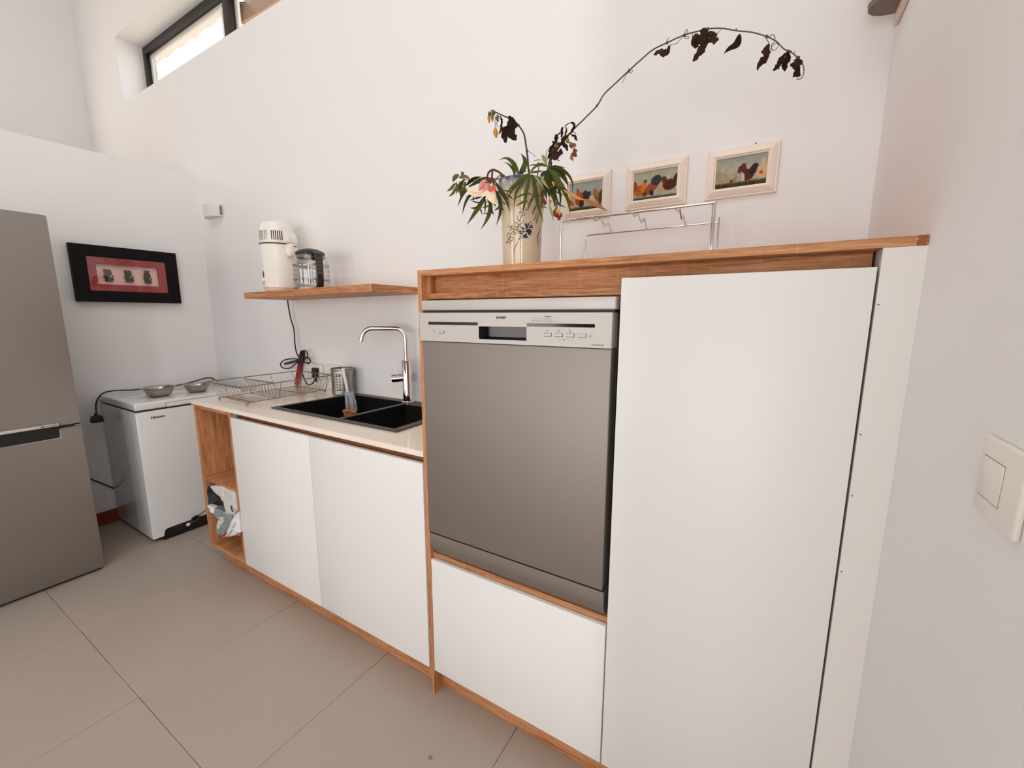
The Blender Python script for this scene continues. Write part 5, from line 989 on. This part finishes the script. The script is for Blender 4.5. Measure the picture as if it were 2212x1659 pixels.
# left wilted stem
T = thing('wilted_stem', 'upright bare stem bent to the left with a hanging black leaf and yellow buds', 'dried stem', foot(2.2), GP)
stem([foot(2.2), (0.2202, 0.2850, 1.7484)] + [(0.2192, 0.2850, 1.7685), (0.2169, 0.2812, 1.8139), (0.2131, 0.2775, 1.8459), (0.2082, 0.2737, 1.8747), (0.1930, 0.2700, 1.8991), (0.1741, 0.2662, 1.9178), (0.1351, 0.2625, 1.9400), (0.1039, 0.2588, 1.9576), (0.0979, 0.2550, 1.9602)], 0.0034, 0.0016, STM2, T)
obj('node', B().ball((0.2148, 0.2820, 1.8265), 0.0045), STM2, T); obj('node', B().ball((0.1890, 0.2720, 1.9029), 0.0042), STM2, T)
stem([(0.2175, 0.2800, 1.8258), (0.2311, 0.2800, 1.8174), (0.2471, 0.2800, 1.8036)], 0.0008, 0.0005, STM2, T, 'tendril')
crisp([(0.1668, 0.2620, 1.9307), (0.1619, 0.2620, 1.9028), (0.1479, 0.2620, 1.8829), (0.1445, 0.2620, 1.8567)], 80 * q6, DRK, T); crisp([(0.1749, 0.2580, 1.9242), (0.1750, 0.2580, 1.8922), (0.1775, 0.2580, 1.8692), (0.1873, 0.2580, 1.8537)], 76 * q6, DRK, T)
bud([(0.1158, 0.2550, 1.9060), (0.1145, 0.2550, 1.8938), (0.1178, 0.2550, 1.8741)], 44 * q6, YEL, T); stem([(0.1148, 0.2550, 1.9395), (0.1130, 0.2550, 1.9236), (0.1150, 0.2550, 1.9036)], 0.0012, 0.0010, BUD, T, 'stalk')
bud([(0.0910, 0.2550, 1.9513), (0.0900, 0.2550, 1.9367), (0.0911, 0.2550, 1.9230)], 30 * q6, YEL, T); bud([(0.1056, 0.2530, 1.9505), (0.1042, 0.2530, 1.9378), (0.1049, 0.2530, 1.9240)], 26 * q6, BUD, T); bud([(0.1063, 0.2500, 1.9564), (0.1097, 0.2500, 1.9501), (0.1130, 0.2500, 1.9397)], 40 * q6, OLV, T); bud([(0.0978, 0.2500, 1.9550), (0.0960, 0.2500, 1.9483), (0.0934, 0.2500, 1.9410)], 30 * q6, OLV, T)
crisp([(0.1231, 0.2500, 1.9391), (0.1264, 0.2500, 1.9303), (0.1247, 0.2500, 1.9193)], 34 * q6, OLV, T); crisp([(0.1348, 0.2500, 1.9339), (0.1422, 0.2500, 1.9124), (0.1380, 0.2500, 1.8939), (0.1295, 0.2500, 1.8819)], 26 * q6, DRK, T); stem([(0.1285, 0.2500, 1.9250), (0.1230, 0.2500, 1.9165), (0.1271, 0.2500, 1.9026)], 0.0012, 0.0008, DRK, T, 'tendril')
# right withered dark cluster
T = thing('withered_stem', 'withered stem with a dense clump of black-brown leaves leaning right', 'dried stem', foot(0.9), GP)
stem([foot(0.9)] + [(0.2980, 0.2700, 1.7613), (0.3118, 0.2640, 1.7837), (0.3319, 0.2580, 1.8044), (0.3557, 0.2520, 1.8235), (0.3750, 0.2460, 1.8321), (0.3879, 0.2400, 1.8345)], 0.0052, 0.0022, MAR, T)
K = 1 / 6.9125 * 0.00149
for q, w_, mt in (([(0.3863, 0.2350, 1.8568), (0.3926, 0.2350, 1.8494), (0.3909, 0.2350, 1.8375), (0.3810, 0.2350, 1.8254)], 42, DRK), ([(0.3593, 0.2380, 1.8512), (0.3543, 0.2380, 1.8407), (0.3557, 0.2380, 1.8225)], 40, DRK), ([(0.3665, 0.2360, 1.8490), (0.3699, 0.2360, 1.8386), (0.3660, 0.2360, 1.8252), (0.3589, 0.2360, 1.8141)], 26, DRK), ([(0.3386, 0.2400, 1.8356), (0.3335, 0.2400, 1.8221), (0.3402, 0.2400, 1.8081)], 60, DRK), ([(0.3227, 0.2400, 1.8206), (0.3359, 0.2400, 1.8108), (0.3487, 0.2400, 1.8120)], 40, DRK),
                   ([(0.3759, 0.2350, 1.8229), (0.3635, 0.2350, 1.8164), (0.3533, 0.2350, 1.8041)], 70, DRK), ([(0.3594, 0.2350, 1.8137), (0.3660, 0.2350, 1.7999), (0.3768, 0.2350, 1.7836)], 62, DRK), ([(0.3312, 0.2450, 1.8169), (0.3206, 0.2450, 1.8024), (0.3121, 0.2450, 1.7892)], 70, DRK), ([(0.3219, 0.2420, 1.8122), (0.3178, 0.2420, 1.7947), (0.3083, 0.2420, 1.7742)], 56, DRK), ([(0.3451, 0.2300, 1.7969), (0.3346, 0.2300, 1.7861), (0.3217, 0.2300, 1.7830)], 80, DRY), ([(0.3568, 0.2280, 1.7905), (0.3507, 0.2280, 1.7772), (0.3316, 0.2280, 1.7661)], 80, DRY), ([(0.3872, 0.2350, 1.8251), (0.3955, 0.2350, 1.8172), (0.4050, 0.2350, 1.8048)], 44, DRK),
                   ([(0.3475, 0.2350, 1.8231), (0.3421, 0.2350, 1.8278), (0.3473, 0.2350, 1.8357), (0.3568, 0.2350, 1.8338)], 22, DRK), ([(0.3188, 0.2500, 1.7672), (0.3145, 0.2500, 1.7605), (0.3102, 0.2500, 1.7537)], 44, DRK)):
    crisp(q, w_ * K, mt, T)
stem([(0.3653, 0.2340, 1.8495), (0.3735, 0.2340, 1.8539), (0.3878, 0.2340, 1.8561), (0.3930, 0.2340, 1.8524)], 0.0014, 0.0010, DRK, T, 'tendril'); stem([(0.3439, 0.2300, 1.7736), (0.3462, 0.2300, 1.7632), (0.3534, 0.2300, 1.7589)], 0.0022, 0.0006, DRK, T, 'tendril'); stem([(0.3911, 0.2350, 1.8313), (0.3974, 0.2350, 1.8257), (0.3996, 0.2350, 1.8182)], 0.0010, 0.0007, DRK, T, 'tendril')
crisp([(0.3437, 0.2280, 1.8091), (0.3396, 0.2280, 1.7973), (0.3290, 0.2280, 1.7902)], 44 * K, mat('dry_tan', (120, 92, 70), 0.7), T)
bud([(0.3782, 0.2300, 1.8155), (0.3763, 0.2300, 1.8088), (0.3796, 0.2300, 1.8011)], 50 * K, BUD, T); bud([(0.3847, 0.2280, 1.7995), (0.3900, 0.2280, 1.7914), (0.3892, 0.2280, 1.7845)], 60 * K, OLV, T); crisp([(0.3948, 0.2260, 1.7969), (0.4021, 0.2260, 1.7903), (0.4052, 0.2260, 1.7862)], 40 * K, OLV, T)
crisp([(0.3981, 0.2240, 1.7816), (0.4035, 0.2240, 1.7701), (0.4038, 0.2240, 1.7577)], 66 * K, REDF, T, 'withered_flower'); crisp([(0.3941, 0.2220, 1.7712), (0.3954, 0.2220, 1.7603), (0.3968, 0.2220, 1.7486)], 56 * K, BUD, T, 'withered_flower'); stem([(0.3774, 0.2280, 1.8026), (0.3836, 0.2280, 1.8023), (0.3940, 0.2280, 1.7959), (0.3994, 0.2280, 1.7826)], 0.0016, 0.0012, OLV, T, 'stalk')
# lily
T = thing('lily_stem', 'drooping lily with cream and pink petals on an arched maroon stem', 'flower', foot(3.4), GP)
kL = 0.00149 / 9.759
stem([foot(3.4)] + [(0.1663, 0.2500, 1.7307), (0.1667, 0.2450, 1.7378), (0.1530, 0.2400, 1.7513), (0.1367, 0.2350, 1.7660), (0.1184, 0.2300, 1.7722), (0.1062, 0.2250, 1.7632), (0.1049, 0.2200, 1.7465), (0.1031, 0.2150, 1.7313)], 0.0040, 0.0030, MAR, T)
stem([(0.1300, 0.2130, 1.7639), (0.1285, 0.2130, 1.7495), (0.1250, 0.2130, 1.7332)], 0.0028, 0.0034, MAR, T, 'stalk')
crisp([(0.1227, 0.2120, 1.7445), (0.1166, 0.2120, 1.7286), (0.1110, 0.2120, 1.7139)], 90 * kL, MAR, T, 'sepal'); crisp([(0.1302, 0.2120, 1.7406), (0.1372, 0.2120, 1.7283), (0.1336, 0.2120, 1.7149)], 100 * kL, MAR, T, 'sepal'); bud([(0.1229, 0.2030, 1.7268), (0.1244, 0.2030, 1.7168), (0.1255, 0.2030, 1.7051)], 66 * kL, GRN3, T, 'seed_pod')
PET = [([(0.0720, 0.2140, 1.7357), (0.0565, 0.2140, 1.7105), (0.0453, 0.2140, 1.7222), (0.0243, 0.2140, 1.7333)], 1, PETC)]
leaf([(0.1042, 0.2150, 1.7020), (0.0801, 0.2125, 1.7040), (0.0576, 0.2100, 1.7123), (0.0387, 0.2075, 1.7260), (0.0315, 0.2050, 1.7322)], 150 * kL, PETC, T, 'petal', 0.5, 0.9, end=0.3, tilt=(0, 0, .3)); leaf([(0.0944, 0.2080, 1.6996), (0.0702, 0.2053, 1.6994), (0.0496, 0.2027, 1.7074), (0.0357, 0.2000, 1.7224)], 90 * kL, PETC, T, 'petal', -0.3, 0.9, end=0.2, tilt=(0, 0, -.4))
leaf([(0.1067, 0.2120, 1.7400), (0.0919, 0.2120, 1.7294), (0.0777, 0.2120, 1.7114)], 120 * kL, PETP, T, 'petal', 0.3, 0.9, end=0.3, tilt=(0, 0, 0)); leaf([(0.1125, 0.2060, 1.7277), (0.1105, 0.2060, 1.7111), (0.0921, 0.2060, 1.6994)], 130 * kL, PETP, T, 'petal', 0.3, 0.9, end=0.3, tilt=(0, 0, .2))
leaf([(0.0934, 0.2040, 1.6959), (0.1154, 0.2040, 1.6972), (0.1458, 0.2040, 1.6916)], 120 * kL, PETC, T, 'petal', 0.3, 0.9, end=0.4, tilt=(0, 0, .2)); leaf([(0.1294, 0.2020, 1.6948), (0.1370, 0.1985, 1.6790), (0.1489, 0.1950, 1.6577)], 190 * kL, PETC, T, 'petal', 0.4, 0.7, end=0.2, tilt=(0, 0, 0)); leaf([(0.1414, 0.2080, 1.6931), (0.1467, 0.2080, 1.6756), (0.1643, 0.2080, 1.6628)], 110 * kL, PETC, T, 'petal', 0.3, 0.9, end=0.4, tilt=(0, 0, 0))
leaf([(0.1236, 0.2000, 1.7022), (0.1362, 0.2000, 1.7060), (0.1495, 0.2000, 1.7097)], 100 * kL, PETR, T, 'petal', 0.3, 0.9, end=0.4, tilt=(0, 0, 0)); leaf([(0.1475, 0.1990, 1.7125), (0.1474, 0.1990, 1.7000), (0.1456, 0.1990, 1.6919)], 60 * kL, PETR, T, 'petal', 0.3, 0.9, end=0.4, tilt=(0, 0, 0)); leaf([(0.0863, 0.2000, 1.7074), (0.1001, 0.2000, 1.7139), (0.1121, 0.2000, 1.7263)], 30 * kL, PETR, T, 'petal', 0.1, tilt=(0, 0, 0)); stem([(0.1437, 0.1980, 1.7128), (0.1508, 0.1980, 1.7200), (0.1570, 0.1980, 1.7274)], 0.0014, 0.0008, PETP, T, 'filament')
# folded sprig far left
T = thing('drooping_sprig', 'drooping sprig of small folded olive leaves at the far left of the vase', 'foliage', foot(2.9), GP)
stem([foot(2.9), (0.1512, 0.2600, 1.7411)] + [(0.1240, 0.2600, 1.7517), (0.0843, 0.2640, 1.7580), (0.0491, 0.2680, 1.7585), (0.0109, 0.2720, 1.7637), (-0.0220, 0.2760, 1.7773), (-0.0516, 0.2800, 1.7875)], 0.0022, 0.0012, STG, T)
for q, w_, mt in (([(-0.0712, 0.2800, 1.7741), (-0.0882, 0.2800, 1.7593), (-0.1111, 0.2800, 1.7514)], 70, OLV), ([(-0.0675, 0.2780, 1.7598), (-0.0785, 0.2780, 1.7425), (-0.1013, 0.2780, 1.7321)], 66, OLV), ([(-0.0645, 0.2760, 1.7744), (-0.0601, 0.2760, 1.7551), (-0.0640, 0.2760, 1.7337)], 64, OLV), ([(-0.0550, 0.2820, 1.7986), (-0.0740, 0.2820, 1.7930), (-0.0846, 0.2820, 1.7781)], 96, OLV), ([(-0.0455, 0.2820, 1.8071), (-0.0395, 0.2820, 1.7984), (-0.0511, 0.2820, 1.7864)], 66, OLV), ([(-0.0495, 0.2720, 1.7866), (-0.0208, 0.2720, 1.7852), (0.0011, 0.2720, 1.7705)], 84, OLV), ([(-0.0308, 0.2740, 1.7720), (-0.0456, 0.2740, 1.7572), (-0.0498, 0.2740, 1.7360)], 100, GRN2), ([(-0.0180, 0.2700, 1.7492), (-0.0346, 0.2700, 1.7407), (-0.0422, 0.2700, 1.7216)], 90, GRN), ([(-0.0195, 0.2700, 1.7769), (-0.0319, 0.2700, 1.7704), (-0.0505, 0.2700, 1.7685)], 46, GRN2), ([(-0.0109, 0.2620, 1.7523), (0.0184, 0.2620, 1.7676), (0.0535, 0.2620, 1.7704)], 70, DRK), ([(-0.0234, 0.2750, 1.7711), (-0.0256, 0.2750, 1.7622), (-0.0321, 0.2750, 1.7477)], 60, OLV)):
    leaf(q, w_ * kL * 1.15, mt, T, 'leaf', 0.6, 0.9)
# three sprays of finely cut leaves
def spray(label, ang, hubs, lobes, k, loc_pts):
    T = thing('leaf_spray', label, 'foliage', foot(ang), GP)
    stem([foot(ang)] + loc_pts, 0.0022, 0.0016, STG, T)
    for q, w_, mt in lobes: leaf(q, w_ * k, mt, T)
    return T
T = spray('spray of finely cut green leaves hanging over the front of the vase', 4.9, 0, (
    ([(0.2722, 0.2030, 1.7313), (0.2499, 0.1943, 1.7213), (0.2297, 0.1855, 1.7025), (0.2140, 0.1767, 1.6857), (0.2041, 0.1680, 1.6643)], 46, GRN), ([(0.2704, 0.2030, 1.7297), (0.2489, 0.1943, 1.7047), (0.2344, 0.1855, 1.6812), (0.2332, 0.1767, 1.6548), (0.2369, 0.1680, 1.6308)], 44, GRN), ([(0.2677, 0.2030, 1.7311), (0.2385, 0.1943, 1.7072), (0.2157, 0.1855, 1.6838), (0.2069, 0.1767, 1.6582), (0.2052, 0.1680, 1.6394)], 32, GRN),
    ([(0.2704, 0.2030, 1.7279), (0.2694, 0.1943, 1.7007), (0.2670, 0.1855, 1.6748), (0.2689, 0.1767, 1.6502), (0.2633, 0.1680, 1.6061)], 52, GRN), ([(0.2730, 0.1760, 1.6708), (0.2538, 0.1760, 1.6647), (0.2285, 0.1760, 1.6587)], 26, GRN), ([(0.2707, 0.1760, 1.6498), (0.2562, 0.1760, 1.6438), (0.2367, 0.1760, 1.6372)], 26, GRN), ([(0.2732, 0.1760, 1.6726), (0.2831, 0.1760, 1.6657), (0.2964, 0.1760, 1.6621)], 22, GRN), ([(0.2707, 0.1760, 1.6526), (0.2755, 0.1760, 1.6455), (0.2829, 0.1760, 1.6375)], 20, GRN),
    ([(0.2778, 0.2030, 1.7267), (0.2893, 0.1960, 1.6926), (0.3005, 0.1890, 1.6617), (0.3078, 0.1820, 1.6371), (0.3183, 0.1750, 1.6141), (0.3347, 0.1680, 1.5780)], 66, GRN), ([(0.3034, 0.1760, 1.6629), (0.2878, 0.1760, 1.6439), (0.2773, 0.1760, 1.6182)], 34, GRN), ([(0.3082, 0.1760, 1.6330), (0.2980, 0.1760, 1.6186), (0.2937, 0.1760, 1.6038)], 26, GRN), ([(0.3106, 0.1760, 1.6611), (0.3205, 0.1760, 1.6534), (0.3346, 0.1760, 1.6470)], 26, GRN), ([(0.3121, 0.1760, 1.6362), (0.3274, 0.1760, 1.6251), (0.3457, 0.1760, 1.6184)], 26, GRN),
    ([(0.2846, 0.2030, 1.7238), (0.3084, 0.1855, 1.7000), (0.3362, 0.1680, 1.6656)], 24, GRN3), ([(0.2728, 0.2060, 1.7329), (0.2929, 0.2060, 1.7325), (0.3149, 0.2060, 1.7317)], 28, GRN)), K, [(0.2820, 0.2350, 1.7505), (0.2733, 0.2030, 1.7311)])
T = spray('dense spray of cut green leaves spilling over the right side of the vase', 5.9, 0, (
    ([(0.3035, 0.2500, 1.7530), (0.3371, 0.2400, 1.7475), (0.3667, 0.2300, 1.7298), (0.3894, 0.2200, 1.7082), (0.4046, 0.2100, 1.6819), (0.4076, 0.2000, 1.6560)], 50, GRN2), ([(0.3059, 0.2500, 1.7488), (0.3365, 0.2380, 1.7193), (0.3642, 0.2260, 1.6854), (0.3856, 0.2140, 1.6504), (0.3983, 0.2020, 1.6227), (0.4074, 0.1900, 1.5937)], 72, GRN), ([(0.3109, 0.2400, 1.7415), (0.3317, 0.2300, 1.7133), (0.3576, 0.2200, 1.6757), (0.3670, 0.2100, 1.6520), (0.3697, 0.2000, 1.6112)], 50, GRN2),
    ([(0.3087, 0.2400, 1.7410), (0.3203, 0.2310, 1.7079), (0.3351, 0.2220, 1.6757), (0.3497, 0.2130, 1.6476), (0.3649, 0.2040, 1.6318), (0.3918, 0.1950, 1.6181)], 96, GRN), ([(0.3262, 0.2000, 1.7274), (0.3272, 0.1933, 1.6974), (0.3299, 0.1867, 1.6681), (0.3380, 0.1800, 1.6401)], 72, GRN2), ([(0.3035, 0.2500, 1.7548), (0.3323, 0.2500, 1.7534), (0.3653, 0.2500, 1.7428)], 26, GRN2), ([(0.3124, 0.1900, 1.7142), (0.3261, 0.1850, 1.6927), (0.3464, 0.1800, 1.6700)], 40, GRN3), ([(0.3187, 0.2060, 1.6954), (0.3308, 0.2060, 1.6872), (0.3442, 0.2060, 1.6825)], 26, GRN3),
    ([(0.3356, 0.2000, 1.6392), (0.3473, 0.1950, 1.6073), (0.3559, 0.1900, 1.5824)], 30, GRN3), ([(0.2998, 0.2550, 1.7587), (0.2813, 0.2533, 1.7680), (0.2616, 0.2517, 1.7651), (0.2417, 0.2500, 1.7477)], 48, GRN), ([(0.3103, 0.2500, 1.7481), (0.3426, 0.2300, 1.7080), (0.3783, 0.2100, 1.6632)], 130, GRN), ([(0.3081, 0.2500, 1.7466), (0.3297, 0.2300, 1.7006), (0.3531, 0.2100, 1.6539)], 130, GRN2), ([(0.3223, 0.2150, 1.7348), (0.3303, 0.2025, 1.6938), (0.3415, 0.1900, 1.6491)], 110, GRN2), ([(0.3078, 0.2550, 1.7536), (0.3445, 0.2433, 1.7352), (0.3696, 0.2317, 1.7080), (0.3859, 0.2200, 1.6826)], 90, GRN2),
    ([(0.2793, 0.2600, 1.7968), (0.2891, 0.2600, 1.7828), (0.2967, 0.2600, 1.7606)], 60, GRN3), ([(0.2987, 0.2600, 1.8111), (0.2938, 0.2600, 1.7970), (0.2950, 0.2600, 1.7817)], 14, GRN3), ([(0.2488, 0.2600, 1.7844), (0.2662, 0.2600, 1.7852), (0.2868, 0.2600, 1.7803)], 16, GRN3), ([(0.2387, 0.2550, 1.7723), (0.2621, 0.2550, 1.7707), (0.2851, 0.2550, 1.7612)], 18, GRN2), ([(0.3549, 0.2050, 1.6835), (0.3761, 0.2050, 1.6750), (0.3971, 0.2050, 1.6631)], 26, GRN2), ([(0.3530, 0.2050, 1.6710), (0.3680, 0.2050, 1.6608), (0.3828, 0.2050, 1.6560)], 24, GRN2), ([(0.3464, 0.2060, 1.6557), (0.3511, 0.2060, 1.6367), (0.3470, 0.2060, 1.6261)], 40, GRN2), ([(0.3292, 0.1950, 1.7246), (0.3163, 0.1950, 1.7194), (0.3078, 0.1950, 1.7025)], 60, GRN2), ([(0.3749, 0.2150, 1.7119), (0.3859, 0.2150, 1.6886), (0.3884, 0.2150, 1.6702)], 22, GRN2)), K, [(0.3104, 0.2500, 1.7424), (0.3040, 0.2500, 1.7501)])
crisp([(0.3804, 0.2050, 1.6708), (0.4024, 0.1933, 1.6534), (0.4298, 0.1817, 1.6383), (0.4544, 0.1700, 1.6247)], 46 * K, ORL, T, 'dry_leaf'); leaf([(0.4525, 0.1750, 1.6285), (0.4877, 0.1675, 1.6096), (0.5295, 0.1600, 1.5845)], 34 * q6, mat('dry_brown_tip', (150, 92, 48), 0.6), T, 'dry_leaf', tilt=(0, 0, 0))
crisp([(0.3611, 0.1900, 1.6193), (0.3678, 0.1900, 1.6022), (0.3786, 0.1900, 1.5864)], 100 * K, REDF, T, 'withered_flower'); crisp([(0.3657, 0.1850, 1.6160), (0.3743, 0.1850, 1.6041), (0.3786, 0.1850, 1.5963)], 50 * K, ORL, T, 'withered_flower'); stem([(0.3583, 0.1950, 1.6426), (0.3607, 0.1950, 1.6295), (0.3634, 0.1950, 1.6182)], 0.0028, 0.0034, OLV, T, 'stalk')
crisp([(0.3155, 0.2050, 1.6540), (0.3189, 0.2050, 1.6443), (0.3213, 0.2050, 1.6347)], 60 * K, REDF, T, 'withered_flower'); crisp([(0.3351, 0.2030, 1.6510), (0.3378, 0.2030, 1.6433), (0.3364, 0.2030, 1.6342)], 40 * K, ORL, T, 'withered_flower'); leaf([(0.3394, 0.2100, 1.6997), (0.3449, 0.2100, 1.6916), (0.3435, 0.2100, 1.6845)], 34 * K, YEL, T, 'yellow_leaf')
T = spray('spray of spiky cut green leaves hanging left of the vase behind the lily', 3.9, 0, (
    ([(0.1056, 0.2600, 1.7480), (0.0781, 0.2538, 1.7571), (0.0482, 0.2475, 1.7527), (0.0254, 0.2412, 1.7420), (0.0094, 0.2350, 1.7383)], 110, GRN2), ([(0.0263, 0.2400, 1.7400), (0.0006, 0.2383, 1.7239), (-0.0145, 0.2367, 1.7059), (-0.0275, 0.2350, 1.6791)], 54, GRN2), ([(0.0569, 0.2400, 1.7165), (0.0263, 0.2367, 1.7110), (0.0066, 0.2333, 1.6874), (-0.0056, 0.2300, 1.6480)], 56, GRN2), ([(0.0419, 0.2340, 1.7127), (0.0204, 0.2340, 1.7090), (0.0045, 0.2340, 1.7066)], 36, GRN2),
    ([(0.0851, 0.2400, 1.7023), (0.0697, 0.2333, 1.6765), (0.0501, 0.2267, 1.6493), (0.0208, 0.2200, 1.6130)], 92, GRN), ([(0.0784, 0.2280, 1.6962), (0.0498, 0.2280, 1.6948), (0.0255, 0.2280, 1.6913)], 40, GRN2), ([(0.0725, 0.2280, 1.6794), (0.0516, 0.2280, 1.6835), (0.0343, 0.2280, 1.6917)], 34, GRN2), ([(0.0652, 0.2260, 1.6666), (0.0470, 0.2260, 1.6647), (0.0295, 0.2260, 1.6680)], 40, GRN), ([(0.0704, 0.2240, 1.6649), (0.0778, 0.2240, 1.6515), (0.0824, 0.2240, 1.6377)], 32, GRN), ([(0.0882, 0.2300, 1.6953), (0.0902, 0.2300, 1.6732), (0.0893, 0.2300, 1.6557), (0.0848, 0.2300, 1.6398)], 36, GRN2), ([(0.0409, 0.2300, 1.7090), (0.0426, 0.2300, 1.6969), (0.0428, 0.2300, 1.6851)], 22, GRN2), ([(0.0562, 0.2300, 1.7040), (0.0569, 0.2300, 1.6965), (0.0564, 0.2300, 1.6885)], 18, GRN2),
    ([(0.1034, 0.2350, 1.6915), (0.1106, 0.2300, 1.6605), (0.1059, 0.2250, 1.6338), (0.0942, 0.2200, 1.6107), (0.0810, 0.2150, 1.5917)], 84, GRN), ([(0.1129, 0.2220, 1.6643), (0.0971, 0.2220, 1.6619), (0.0784, 0.2220, 1.6605)], 34, GRN), ([(0.1104, 0.2200, 1.6425), (0.0983, 0.2200, 1.6410), (0.0852, 0.2200, 1.6432)], 30, GRN), ([(0.1165, 0.2220, 1.6552), (0.1219, 0.2220, 1.6445), (0.1285, 0.2220, 1.6318)], 40, GRN2), ([(0.1009, 0.2250, 1.6896), (0.1063, 0.2250, 1.6759), (0.0953, 0.2250, 1.6817)], 24, GRN2),
    ([(0.1405, 0.2150, 1.7062), (0.1560, 0.2100, 1.6776), (0.1648, 0.2050, 1.6530), (0.1658, 0.2000, 1.6266), (0.1538, 0.1950, 1.5913)], 76, GRN2), ([(0.1509, 0.2220, 1.6582), (0.1410, 0.2220, 1.6501), (0.1283, 0.2220, 1.6480)], 34, GRN2), ([(0.1749, 0.1900, 1.6458), (0.1809, 0.1900, 1.6396), (0.1874, 0.1900, 1.6319)], 32, GRN2), ([(0.1406, 0.2150, 1.7286), (0.1630, 0.2075, 1.6998), (0.1859, 0.2000, 1.6728), (0.1991, 0.1925, 1.6516), (0.2113, 0.1850, 1.6253)], 80, GRN2), ([(0.1876, 0.1850, 1.6597), (0.1910, 0.1850, 1.6531), (0.1952, 0.1850, 1.6471)], 24, GRN2), ([(0.1862, 0.1900, 1.6924), (0.2015, 0.1900, 1.6876), (0.2191, 0.1900, 1.6791)], 30, GRN2), ([(0.1995, 0.1850, 1.6799), (0.2129, 0.1850, 1.6686), (0.2271, 0.1850, 1.6573)], 30, GRN2), ([(0.1538, 0.2000, 1.6952), (0.1677, 0.2000, 1.6891), (0.1816, 0.2000, 1.6775)], 40, GRN2), ([(0.1218, 0.2350, 1.7006), (0.1345, 0.2350, 1.6859), (0.1399, 0.2350, 1.6766)], 60, GRN2), ([(0.1228, 0.2250, 1.6724), (0.1300, 0.2250, 1.6643), (0.1372, 0.2250, 1.6562)], 28, GRN2), ([(0.1663, 0.2500, 1.7363), (0.1395, 0.2500, 1.7461), (0.1141, 0.2500, 1.7499)], 26, GRN2)), kL * 1.1, [(0.1453, 0.2550, 1.7407), (0.1122, 0.2500, 1.7445)])
T = thing('leafy_shoot', 'shoot with three broad curved green leaves rising behind the vase rim', 'foliage', foot(1.6), GP)
stem([foot(1.6), (0.1801, 0.2900, 1.7580), (0.1826, 0.2900, 1.7677)], 0.0024, 0.0014, STG, T)
leaf([(0.1785, 0.2900, 1.7661), (0.1696, 0.2900, 1.7862), (0.1561, 0.2900, 1.8071), (0.1326, 0.2900, 1.8230), (0.1040, 0.2900, 1.8216)], 110 * kL, GRN, T); leaf([(0.1660, 0.2880, 1.7553), (0.1636, 0.2880, 1.7780), (0.1447, 0.2880, 1.8006), (0.1225, 0.2880, 1.8120)], 64 * kL, GRN, T); leaf([(0.1831, 0.2850, 1.7582), (0.1990, 0.2850, 1.7758), (0.2075, 0.2850, 1.7963), (0.2013, 0.2850, 1.8112), (0.1906, 0.2850, 1.8246)], 84 * K, GRN, T)
leaf([(0.1909, 0.2800, 1.7597), (0.1921, 0.2800, 1.7695), (0.1908, 0.2800, 1.7797)], 20 * K, GRN2, T); leaf([(0.1958, 0.2800, 1.7609), (0.2056, 0.2800, 1.7674), (0.2159, 0.2800, 1.7647)], 30 * K, GRN2, T); leaf([(0.1934, 0.2800, 1.7573), (0.2007, 0.2800, 1.7642), (0.2105, 0.2800, 1.7726)], 26 * K, GRN2, T)
